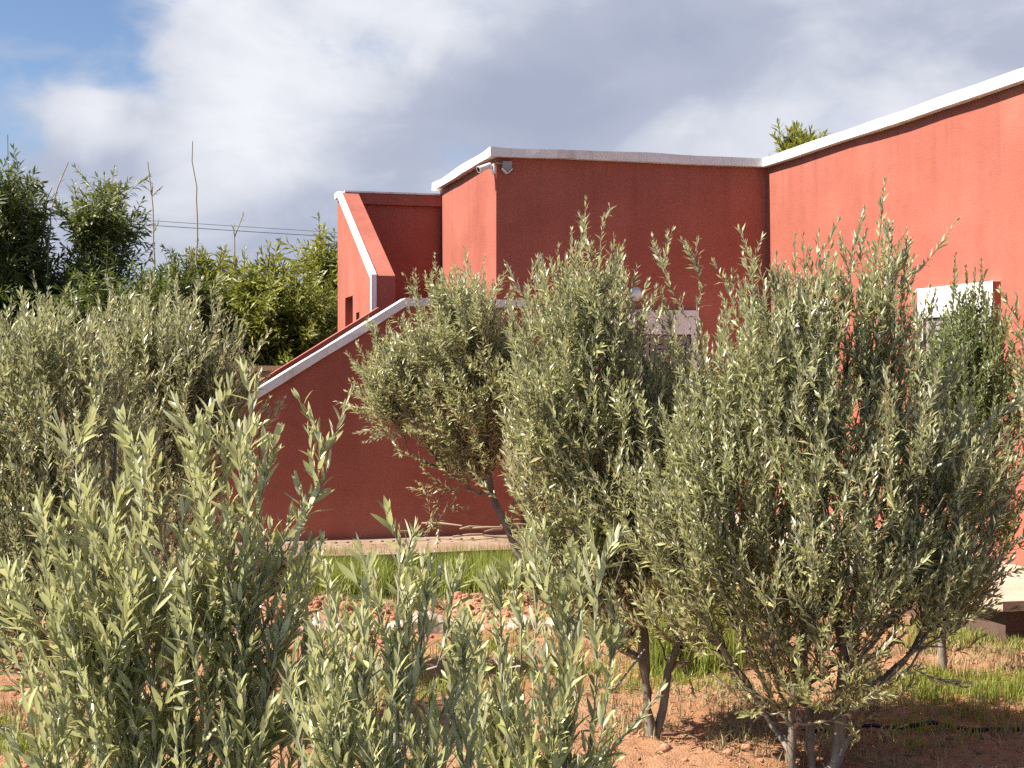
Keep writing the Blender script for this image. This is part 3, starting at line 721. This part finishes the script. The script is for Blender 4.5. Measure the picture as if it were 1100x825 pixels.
# left pair
D = 6.4
T_ = Tree('olive_tree', 'broad dark-shaded olive on a dark trunk at the left edge', 'olive tree', 41, ground_at(76, D), M['olive'], M['bark'], .049, .0132, .0195, group=OG)
T_.fan = at(75, 680, D)
a = T_.stem([at(76, 790, D), at(74, 730, D), at(70, 680, D), at(60, 600, D), at(50, 500, D), at(50, 400, D)], .034, .008)
T_.stem([at(90, 660, D), at(115, 580, D), at(125, 470, D)], .017, .006, a - 26)
T_.stem([at(40, 640, D), at(5, 560, D), at(-20, 470, D)], .017, .006, a - 26)
T_.crown([blob(55, 500, 120, 120, D, .6, 3), blob(60, 610, 110, 70, D, .5, 2.0), blob(45, 675, 95, 40, D, .45, .9), blob(45, 412, 70, 55, D, .4, 1.1), blob(-50, 480, 60, 120, D, .4, .9)], 1550, (.12, .29), .68, .5, .38)
T_.shoots([(at(x0, y0, D + dd), at(x1, y1, D + dd)) for x0, y0, x1, y1, dd in (
    (30, 390, 22, 322, 0), (45, 390, 50, 330, .1), (15, 400, 4, 350, 0), (65, 400, 70, 345, 0), (85, 420, 92, 372, .1), (0, 420, -12, 365, .1), (110, 440, 118, 395, 0))], 3)
T_.build(1.0)
D = 7.7
T_ = Tree('olive_tree', 'slender-shooted olive rising before the dark cane thicket, left of the stairs', 'olive tree', 43, ground_at(178, D), M['olive'], M['bark'], .049, .0132, .0195, group=OG)
T_.fan = at(178, 600, D)
a = T_.stem([at(178, 700, D), at(180, 620, D), at(172, 520, D), at(165, 430, D), at(160, 370, D)], .03, .007)
T_.stem([at(200, 560, D), at(215, 470, D), at(220, 390, D)], .016, .005, a - 26)
T_.crown([blob(170, 460, 80, 100, D, .5, 2.6), blob(165, 392, 58, 50, D, .4, 1.2), blob(215, 420, 32, 60, D, .35, .8), blob(248, 450, 26, 45, D, .3, .4), blob(180, 560, 80, 60, D, .45, 1.0)], 1250, (.12, .29), .74, .45, .36)
T_.shoots([(at(x0, y0, D + dd), at(x1, y1, D + dd)) for x0, y0, x1, y1, dd in (
    (125, 370, 118, 305, 0), (140, 370, 135, 322, .1), (160, 360, 166, 295, 0), (180, 360, 176, 318, .1), (190, 350, 190, 300, .05), (205, 370, 212, 300, 0), (215, 370, 238, 322, 0), (98, 400, 92, 345, 0),
    (110, 400, 108, 340, .1), (228, 370, 226, 310, .1), (240, 400, 258, 352, 0), (262, 430, 280, 368, 0), (258, 440, 268, 385, .1))], 3)
T_.build(1.0)

# greener tree behind the right olive, and the olive at the right edge
D = 7.9
T_ = Tree('small_tree', 'fresher green small-leaved tree under the white window hood', 'tree', 51, ground_at(1012, D), M['green'], M['bark'], .042, .014, .018)
T_.fan = at(1035, 600, D)
a = T_.stem([at(1013, 690, D), at(1024, 600, D), at(1040, 500, D), at(1042, 400, D)], .026, .006)
T_.stem([at(1015, 560, D), at(1000, 480, D), at(1000, 420, D)], .014, .005, a - 20)
T_.crown([blob(1040, 455, 58, 80, D, .45, 2.6), blob(1045, 385, 34, 28, D, .3, .35), blob(1030, 560, 60, 60, D, .4, 1.1)], 900, (.14, .32), .65, .5, .28)
T_.shoots([(at(x0, y0, D), at(x1, y1, D)) for x0, y0, x1, y1 in ((1045, 370, 1053, 300), (1030, 370, 1022, 306), (1060, 380, 1064, 318), (1010, 390, 1006, 330), (1040, 365, 1038, 312))], 3)
T_.build(1.0)
D = 6.4
T_ = Tree('olive_tree', 'olive cut by the right edge, sparse shoots over the pink wall', 'olive tree', 53, ground_at(1150, D), M['olive'], M['bark'], .049, .0132, .0195, group=OG)
T_.fan = at(1150, 650, D)
a = T_.stem([at(1150, 740, D), at(1148, 600, D), at(1140, 480, D), at(1135, 400, D)], .03, .007)
T_.crown([blob(1165, 450, 52, 90, D, .5, 2), blob(1175, 580, 45, 60, D, .4, .7)], 620, (.12, .29), .7, .5, .26)
T_.shoots([(at(x0, y0, D), at(x1, y1, D)) for x0, y0, x1, y1 in ((1110, 400, 1092, 318), (1105, 420, 1080, 350), (1105, 450, 1086, 385), (1105, 500, 1078, 455), (1120, 390, 1106, 330))], 3)
T_.build(1.0)

# near plants, leaves seen one by one
FG = 'olive saplings close to the camera'
def near(name_label, seed, basex, D, stems, blobs, n, shoots, sub, rnd=.40):
    T_ = Tree('olive_sapling', name_label, 'olive sapling', seed, ground_at(basex, D), M['olive_young'], M['bark_pale'], D * .0174, D * .0036, D * .0066, 27, True, FG, rtip=.0014, expo=.36, bare=.1)
    T_.fan = at(basex, 1000, D); T_.clump = .3; T_.tuft = .03
    for pts, r0, r1 in stems: T_.stem([at(x, y, D + dd) for x, y, dd in pts], r0, r1, step=.06)
    T_.crown(blobs, n, (.05 * D, .105 * D), .85, .35, rnd)
    T_.shoots([(at(x0, y0, D + dd), at(x1, y1, D + dd)) for x0, y0, x1, y1, dd in shoots], sub)
    return T_.build(1.0)
D = 3.6
near('tall olive sapling with pale leaves, its topmost shoots reaching the stair slope', 61, 160, D,
     [([(165, 1000, 0), (150, 860, .0), (140, 740, 0), (120, 640, .05)], .011, .004), ([(190, 1000, .05), (215, 850, .05), (235, 700, 0), (255, 560, 0)], .012, .004),
      ([(120, 1000, 0), (80, 860, 0), (55, 740, 0)], .009, .003), ([(230, 950, .1), (270, 820, .1), (290, 700, .08)], .009, .003)],
     [blob(150, 830, 150, 150, D, .25, 3), blob(240, 690, 65, 90, D, .15, 1.1), blob(90, 730, 70, 60, D, .15, .8), blob(280, 810, 45, 100, D, .15, .7), blob(160, 690, 60, 60, D, .15, .5), blob(170, 970, 170, 90, D, .25, 1.6)], 400,
     [(255, 540, 276, 408, 0), (240, 540, 236, 418, .05), (300, 590, 322, 430, -.05), (292, 600, 296, 470, .05), (205, 560, 188, 432, 0), (150, 600, 142, 478, -.05), (100, 600, 96, 448, .1), (95, 620, 86, 560, 0),
      (48, 640, 44, 540, 0), (70, 620, 66, 580, .1), (20, 700, 8, 610, 0), (175, 560, 160, 470, .1), (262, 560, 258, 462, -.08), (220, 570, 214, 470, .06), (125, 640, 128, 520, 0), (285, 640, 310, 560, 0)], 4)
D = 2.7
near('low olive sapling in the middle, thick upright shoots before the grass strip', 67, 440, D,
     [([(440, 1050, 0), (432, 880, 0), (425, 760, 0), (425, 680, 0)], .010, .004), ([(455, 1050, .05), (470, 880, .05), (480, 750, 0)], .009, .003), ([(420, 1050, 0), (380, 880, 0), (365, 760, 0)], .008, .003)],
     [blob(430, 875, 70, 110, D, .18, 2.4), blob(375, 845, 45, 80, D, .14, 1), blob(480, 845, 40, 80, D, .14, .9), blob(430, 765, 40, 50, D, .1, .5), blob(425, 985, 75, 90, D, .2, 1.6)], 125,
     [(432, 716, 430, 588, 0), (418, 716, 404, 624, .05), (450, 716, 462, 606, 0), (470, 716, 486, 638, -.05), (385, 746, 372, 656, 0), (365, 746, 352, 614, .05), (348, 766, 336, 676, 0), (440, 716, 446, 632, .08), (495, 756, 500, 676, 0), (400, 726, 390, 636, -.05)], 4)
D = 3.1
near('open twiggy olive sapling beside the two-stemmed olive', 71, 590, D,
     [([(590, 1050, 0), (600, 880, 0), (610, 760, 0), (612, 640, 0)], .010, .004), ([(575, 1050, .05), (555, 880, .05), (540, 760, 0), (545, 680, 0)], .009, .003), ([(600, 1050, 0), (635, 790, 0), (665, 735, 0), (693, 698, 0)], .008, .002)],
     [blob(580, 875, 70, 100, D, .18, 2.2), blob(620, 785, 38, 60, D, .12, .7), blob(535, 825, 34, 80, D, .12, .8), blob(640, 865, 30, 60, D, .12, .4), blob(575, 985, 66, 90, D, .2, 1.5)], 100,
     [(600, 696, 584, 571, 0), (580, 706, 570, 606, .05), (620, 696, 628, 598, 0), (640, 706, 654, 592, -.05), (545, 716, 532, 616, 0), (530, 726, 524, 651, .05), (560, 716, 552, 636, -.05), (645, 746, 660, 666, 0), (610, 686, 606, 616, .06), (510, 766, 505, 686, 0)], 4)

# ------------------------------------------------------------------ far cane thicket
BG = 'leafy canes beyond the boundary wall'
def cane(label, seed, basex, D, stems, blobs, n, mat, group=BG, leafL=.19, leafW=.042, tw=(.4, .85), gap=.05):
    T_ = Tree('cane_clump', label, 'cane clump', seed, ground_at(basex, D), mat, M['bark_dark'], leafL, leafW, gap, 55, False, group, droop=.5, two_rank=False, rtip=.004, expo=.33, bare=.08)
    T_.fan = at(basex, 420, D); T_.lead = .02
    for pts in stems: T_.stem([at(x, y, D + dd) for x, y, dd in pts], .03, .012, step=.25, jit=.01)
    T_.crown(blobs, n, tw, .22, .6, .45, .6)
    return T_.build(1.0)
cane('tall dark cane clump at the left edge, highest of the thicket', 81, 15, 24, [[(15, 400, 0), (12, 300, 0), (16, 190, 0)], [(30, 400, .5), (40, 300, .3), (50, 215, 0)], [(0, 400, 0), (-20, 300, 0), (-30, 200, 0)]],
     [blob(-4, 316, 44, 100, 24, 1.2, 3), blob(8, 242, 32, 40, 24, .8, 1), blob(-40, 322, 40, 120, 24, 1, 1), blob(68, 335, 28, 40, 24.5, .8, .6)], 1000, M['cane'])
cane('narrow cane clump with a pale leafy top standing out against the cloud', 83, 108, 25, [[(108, 400, 0), (107, 300, 0), (108, 200, 0)], [(120, 400, 0), (122, 300, 0), (126, 240, 0)]],
     [blob(108, 262, 30, 48, 25, .7, 1.4), blob(110, 332, 45, 50, 25, .9, 1.2)], 300, M['cane_pale'])
cane('low dark green cane clump between the narrow clump and the yellowing canes', 85, 165, 23, [[(160, 400, 0), (150, 330, 0), (140, 300, 0)], [(180, 400, 0), (185, 330, 0), (190, 290, 0)]],
     [blob(150, 362, 70, 50, 23, 1.1, 2), blob(100, 367, 50, 40, 23, 1, 1), blob(190, 347, 40, 40, 23, .9, .9), blob(150, 407, 110, 25, 23, .9, 1.4)], 800, M['cane'])
cane('mixed green and yellow cane clump under the bare reeds', 87, 222, 25.5, [[(220, 400, 0), (218, 330, 0), (215, 275, 0)], [(235, 400, 0), (240, 330, 0), (245, 290, 0)]],
     [blob(218, 337, 38, 42, 25.5, .9, 1.3), blob(245, 362, 30, 45, 25.5, .8, .7)], 460, M['cane_yellow'])
cane('bushy yellow-green cane clump left of the stair parapet', 89, 295, 23.5, [[(290, 400, 0), (285, 330, 0), (290, 270, 0)], [(310, 400, 0), (320, 330, 0), (330, 300, 0)], [(275, 400, 0), (262, 340, 0), (258, 310, 0)]],
     [blob(292, 352, 42, 62, 23.5, 1.0, 2.2), blob(262, 372, 26, 45, 23.5, .8, .8), blob(325, 372, 35, 50, 23.5, .9, 1.1), blob(290, 407, 70, 25, 23.5, .9, 1.2)], 800, M['cane_yellow'])
cane('cane clump rising right behind the sunlit stair parapet', 91, 350, 26, [[(350, 400, 0), (350, 320, 0), (348, 260, 0)], [(372, 400, 0), (375, 320, 0), (372, 270, 0)]],
     [blob(352, 322, 28, 46, 26, .8, 1.2), blob(365, 372, 40, 45, 26, .8, .9)], 420, M['cane_yellow'])
D = 27
T_ = Tree('garden_tree', 'leafy tree top peeping over the white roof cap of the wing', 'tree', 93, np.array([(856 - 550) / F * D, D, 0.0]), M['cane_yellow'], M['bark_dark'], .20, .045, .05, 50, False, None, droop=.1, rtip=.006, expo=.33)
T_.fan = at(856, 220, D); T_.lead = 0
T_.stem([at(856, 380, D), at(855, 280, D), at(857, 190, D), at(857, 160, D)], .10, .02, step=.3)
T_.crown([blob(858, 176, 22, 24, D, .5, 1.3), blob(857, 230, 70, 50, D, 1.2, 1.0)], 330, (.25, .5), .6, .5, .3)
T_.build(1.0)

# bare reeds above the thicket
def reed(label, seed, D, pts, plume):
    T_ = Tree('dry_reed', label, 'reed', seed, np.array([*at(pts[0][0], 400, D)[:2], 0.0]), M['straw'], M['straw_stem'], .13, .014, .04, 24, False, 'bare reeds above the cane thicket', droop=.25, rtip=.009, expo=.15, bare=.3)
    e = T_.stem([at(x, y, D) for x, y in pts], .022, .009, step=.3, jit=.012)
    (x0, y0), (x1, y1) = pts[-2], pts[-1]
    for k in range(plume):
        j = e - int(T_.rng.integers(0, 4)) if plume < 6 else e - int(T_.rng.integers(0, 9)); p = T_.S.P[j]
        T_.leafy(j, [p + np.array([T_.rng.normal(0, .05), T_.rng.normal(0, .05), .18])], .1)
    T_.build(1.0, 'leaves')
t = NT('reed_stem'); M['straw_stem'] = t.done(t.bsdf((.34, .27, .18), .7, .2))
reed('tallest bare reed with a clean pale stem above the yellow canes', 101, 24, [(211, 390), (212, 260), (210, 200), (206, 153)], 0)
reed('feathery dead reed second tallest, left of the tallest one', 103, 24, [(165, 390), (165, 250), (163, 210), (158, 175)], 9)
reed('short bent reed with a drooping tip above the yellow-green clump', 105, 24.5, [(252, 390), (253, 290), (252, 255), (256, 240)], 5)
reed('thin slanting reed between the tall dark clump and the narrow clump', 107, 24, [(48, 390), (54, 230), (62, 200), (72, 174)], 1)
reed('thin reed tip above the tall dark clump at the left edge', 109, 25, [(8, 390), (8, 250), (8, 180), (8, 146)], 3)
reed('short thin reed leaning beside the slanting one', 111, 24.5, [(44, 390), (46, 250), (50, 215), (55, 200)], 0)

# boundary wall behind everything
b = bmesh.new(); bm_box(b, -24, -2.2, -.12, .12, -.2, 1.74, 0); bm_box(b, -24, -2.2, -.17, .17, 1.741, 1.82, 0)
o = from_bm('boundary_wall', b, M['bwall']); o.location = (0, 21.5, 0); o.rotation_euler = (0, 0, R(4)); wobble(o, .03, 1.1, 4)
tag(o, 'low orange rendered boundary wall in front of the cane thicket', 'wall')

# cables ----------------------------------------------------------------
def tube(name, pts, r, mat, sides=6, parent=None):
    S = Skel(); S.add(pts[0], -1, r); c_ = 0
    for p in pts[1:]: c_ = S.add(p, c_, r)
    me, _ = skel_mesh(name, S, .0, .1, sides); return link(name, me, mat, parent)
D = 48
for (ya, yb, lab) in ((236, 251, 'upper of the two thin overhead cables crossing the cloud'), (241, 256, 'lower of the two thin overhead cables crossing the cloud')):
    A = at(-700, ya - 40, D - 6); B = at(1400, yb + 10, D + 14); m = at(200, (ya + yb) / 2 - .0, D)
    pts = []
    for i in range(41):
        u = i / 40; p = A * (1 - u) + B * u; p[2] = 0; x = (p[0] / p[1]) * F + 550
        yy = ya + (x - 140) / 195 * (yb - ya) * .8; p[2] = EYE + (HOR - yy) / F * p[1] + .9 * (u - .4) ** 2 * 2; pts.append(p)
    tag(tube('power_cable', pts, .013, M['wire']), lab, 'cable', 'overhead cables')

# drip hose along the tree row
hp = []
for i in range(140):
    x = -4.6 + i * .068; y = 6.55 + .12 * math.sin(x * 1.3 + .6) + .05 * math.sin(x * 3.7); hp.append(np.array([x, y, float(gh(np.array([x]), np.array([y]))[0]) + .030 + .012 * math.sin(x * 5) - .05 * (1 / (1 + math.exp(-(x + 2.1) * 9))) * (1 / (1 + math.exp((x - 1.55) * 9)))]))
tag(tube('drip_hose', hp, .0115, M['black'], 8), 'black drip irrigation hose snaking over the soil along the trees', 'hose')

# broken concrete kerb in front of the mound
KD = 8.9; k0 = at(180, 672, KD); k1 = at(665, 672, KD + .55)
b = bmesh.new(); ln = float(np.linalg.norm((k1 - k0)[:2])); nseg = 60; rr = random.Random(3); rows = []
for i in range(nseg + 1):
    u = i / nseg * ln; w0 = .02 * rr.uniform(-1, 1); z = .065 + .05 * math.sin(i * .31 + 1.0) * math.sin(i * .13) + .03 * rr.uniform(-1, 1)
    rows.append([b.verts.new((u, y_ + w0 * k_, z_)) for y_, z_, k_ in ((-.11, -.12, 1), (-.105, z - .02, 1.2), (-.085, z, 1.2), (.10, z + .012 * rr.uniform(-1, 1), 1), (.12, -.12, 1))])
for a_, c_ in zip(rows, rows[1:]):
    for j in range(4): b.faces.new((a_[j], c_[j], c_[j + 1], a_[j + 1]))
b.faces.new(rows[0]); b.faces.new(rows[-1][::-1])
o = from_bm('concrete_kerb', b, M['kerb']); o.location = (k0[0], k0[1], 0); o.rotation_euler = (0, 0, math.atan2(k1[1] - k0[1], k1[0] - k0[0]))
tag(o, 'weathered pale concrete kerb with a broken top before the clod mound', 'kerb')

# dry sticks heaped on the terrace by the end of the stair wall
b0 = bp(-3.55, -1.72, BASE)
S = []
rr = np.random.default_rng(8); Vs = []; Fs = []; off = 0
root = empty('stick_heap', tuple(b0)); tag(root, 'heap of pale dry sticks on the terrace at the end of the stair wall', 'stick heap')
for i in range(9):
    a = rr.normal(0, .35) + ANG; l = rr.uniform(.15, .38); c0 = np.array([rr.normal(0, .22), rr.normal(0, .07), .02 + abs(rr.normal(0, .05))])
    v = np.array([math.cos(a), math.sin(a), rr.normal(0, .12)]) * l / 2
    p0, p1 = c0 - v, c0 + v; p0[2] = max(p0[2], .012); p1[2] = max(p1[2], .012)
    S_ = Skel(); S_.add(p0, -1, .009); S_.add((p0 + p1) / 2 + rr.normal(0, .012, 3) * [1, 1, .3] + [0, 0, .006], 0, .010); S_.add(p1, 1, .006)
    me, _ = skel_mesh('stick', S_, 0, .1, 5); link('stick', me, M['straw_stem'], root)

# ------------------------------------------------------------------ light
SUN_EL = R(46); sh = nrm(-d2 + .03 * d1)
sdir = Vector((sh[0] * math.cos(SUN_EL), sh[1] * math.cos(SUN_EL), math.sin(SUN_EL)))
sl = bpy.data.lights.new('sun', 'SUN'); sl.energy = 5.0; sl.angle = R(.53); sl.color = (1.0, .93, .82)
so = bpy.data.objects.new('sun', sl); COL.objects.link(so); so.rotation_euler = sdir.to_track_quat('Z', 'Y').to_euler(); so.location = (-20, 0, 20)

wd_ = bpy.data.worlds.new('World'); sc.world = wd_; wd_.use_nodes = True
nt = wd_.node_tree; nt.nodes.clear()
def N_(typ, **kw):
    nd = nt.nodes.new(typ)
    for k, v in kw.items(): setattr(nd, k, v)
    return nd
LK = nt.links.new
out = N_('ShaderNodeOutputWorld'); bg = N_('ShaderNodeBackground'); bg.inputs[1].default_value = .05
sky = N_('ShaderNodeTexSky'); sky.sky_type = 'NISHITA'; sky.sun_disc = False; sky.sun_elevation = SUN_EL; sky.sun_rotation = math.atan2(sh[0], sh[1]); sky.dust_density = .6; sky.air_density = 1.0; sky.altitude = 200
tc = N_('ShaderNodeTexCoord')
def math_(op, a, b_=None, clamp=False):
    m = N_('ShaderNodeMath', operation=op); m.use_clamp = clamp
    for i, v in enumerate((a, b_)):
        if v is None: continue
        if hasattr(v, 'is_output'): LK(v, m.inputs[i])
        else: m.inputs[i].default_value = v
    return m.outputs[0]
def noise_(scale, detail, rough, stretch=(1, 1, 1), off=(0, 0, 0), dist=0.0):
    mp = N_('ShaderNodeMapping'); mp.inputs['Scale'].default_value = stretch; mp.inputs['Location'].default_value = off
    LK(tc.outputs['Generated'], mp.inputs[0]); n_ = N_('ShaderNodeTexNoise'); LK(mp.outputs[0], n_.inputs['Vector'])
    n_.inputs['Scale'].default_value = scale; n_.inputs['Detail'].default_value = detail; n_.inputs['Roughness'].default_value = rough; n_.inputs['Distortion'].default_value = dist
    return n_.outputs['Fac']
def lump(x, y, r, stretch=1.0):
    """soft bump of the cloud cover round a direction"""
    v = Vector(((x - 550) / F, 1, (HOR - y) / F)).normalized()
    s_ = N_('ShaderNodeVectorMath', operation='SUBTRACT'); LK(tc.outputs['Generated'], s_.inputs[0]); s_.inputs[1].default_value = v
    m_ = N_('ShaderNodeVectorMath', operation='MULTIPLY'); LK(s_.outputs[0], m_.inputs[0]); m_.inputs[1].default_value = (1, 1, stretch)
    l_ = N_('ShaderNodeVectorMath', operation='LENGTH'); LK(m_.outputs[0], l_.inputs[0])
    mr = N_('ShaderNodeMapRange', interpolation_type='SMOOTHSTEP'); LK(l_.outputs['Value'], mr.inputs[0])
    mr.inputs[1].default_value = r / F; mr.inputs[2].default_value = 0; mr.inputs[3].default_value = 0; mr.inputs[4].default_value = 1
    return mr.outputs[0]
base_n = noise_(5.5, 9, .52, (1, 1, 1.7), (.3, .1, .2), .35)
# cover
cov = math_('ADD', math_('ADD', base_n, .24), math_('MULTIPLY', math_('SUBTRACT', noise_(16, 8, .6, (1, 1, 1.6), (1.3, .2, 3.4), .4), .5), .5))
for x, y, r, k in ((40, 0, 160, -.38), (150, 40, 100, -.12), (5, 170, 120, -.18)): cov = math_('ADD', cov, math_('MULTIPLY', lump(x, y, r), k))
for x, y, r, k in ((100, 140, 80, .30), (690, 120, 170, .3), (250, 60, 90, .12)): cov = math_('ADD', cov, math_('MULTIPLY', lump(x, y, r), k))
# the cloud bank stands before the camera; overhead and behind the sky is mostly clear
sx_ = N_('ShaderNodeSeparateXYZ'); LK(tc.outputs['Generated'], sx_.inputs[0])
back = N_('ShaderNodeMapRange', interpolation_type='SMOOTHSTEP'); LK(sx_.outputs['Y'], back.inputs[0]); back.inputs[1].default_value = .75; back.inputs[2].default_value = .1; back.inputs[3].default_value = 0; back.inputs[4].default_value = 1
cov = math_('SUBTRACT', cov, math_('MULTIPLY', back.outputs[0], .7))
mr = N_('ShaderNodeMapRange', interpolation_type='SMOOTHSTEP'); LK(cov, mr.inputs[0]); mr.inputs[1].default_value = .36; mr.inputs[2].default_value = .70
cover = mr.outputs[0]
# brightness of the cloud
det = noise_(4.2, 8, .5, (1, 1, 1.8), (2.1, .7, 1.4), .3)
br = math_('ADD', math_('MULTIPLY', math_('SUBTRACT', det, .5), 1.25), math_('MULTIPLY', math_('SUBTRACT', noise_(11, 7, .55, (1, 1, 1.5), (4.3, 1.7, .4), .5), .5), .75))
br = math_('ADD', br, .40)
for x, y, r, k in ((300, 50, 240, .42), (500, 20, 160, .28), (95, 120, 90, .34), (200, 200, 170, .22), (330, 190, 120, .16), (790, 150, 200, .20), (640, 70, 240, -.26), (820, 50, 200, -.10), (140, 185, 60, -.2), (270, 230, 120, -.10), (980, 100, 160, .06), (460, 150, 130, -.14)):
    br = math_('ADD', br, math_('MULTIPLY', lump(x, y, r, 1.5), k))
cr = N_('ShaderNodeValToRGB'); LK(br, cr.inputs[0])
st = [(0.0, (3.7, 4.1, 5.4)), (.32, (4.4, 4.8, 6.0)), (.62, (6.7, 6.95, 7.7)), (1.0, (9.1, 9.25, 9.6))]
el = cr.color_ramp.elements
while len(el) < 4: el.new(.5)
for e_, (p_, c_) in zip(el, st): e_.position = p_; e_.color = (*c_, 1)
mx = N_('ShaderNodeMix', data_type='RGBA'); LK(cover, mx.inputs[0]); gn = N_('ShaderNodeMix', data_type='RGBA', blend_type='MULTIPLY'); gn.inputs[0].default_value = 1; LK(sky.outputs[0], gn.inputs[6]); gn.inputs[7].default_value = (1.03, 1.1, 1.26, 1); LK(gn.outputs[2], mx.inputs[6]); LK(cr.outputs[0], mx.inputs[7])
LK(mx.outputs[2], bg.inputs[0]); LK(bg.outputs[0], out.inputs[0])

sc.view_settings.view_transform = 'Standard'; sc.view_settings.look = 'None'; sc.view_settings.gamma = 1; sc.view_settings.exposure = 1.12
sc.render.engine = 'CYCLES'; sc.cycles.max_bounces = 6; sc.cycles.diffuse_bounces = 1; sc.cycles.transparent_max_bounces = 4
sc.cycles.use_denoising = False; sc.cycles.denoiser = 'OPENIMAGEDENOISE'; sc.cycles.denoising_input_passes = 'RGB_ALBEDO_NORMAL'
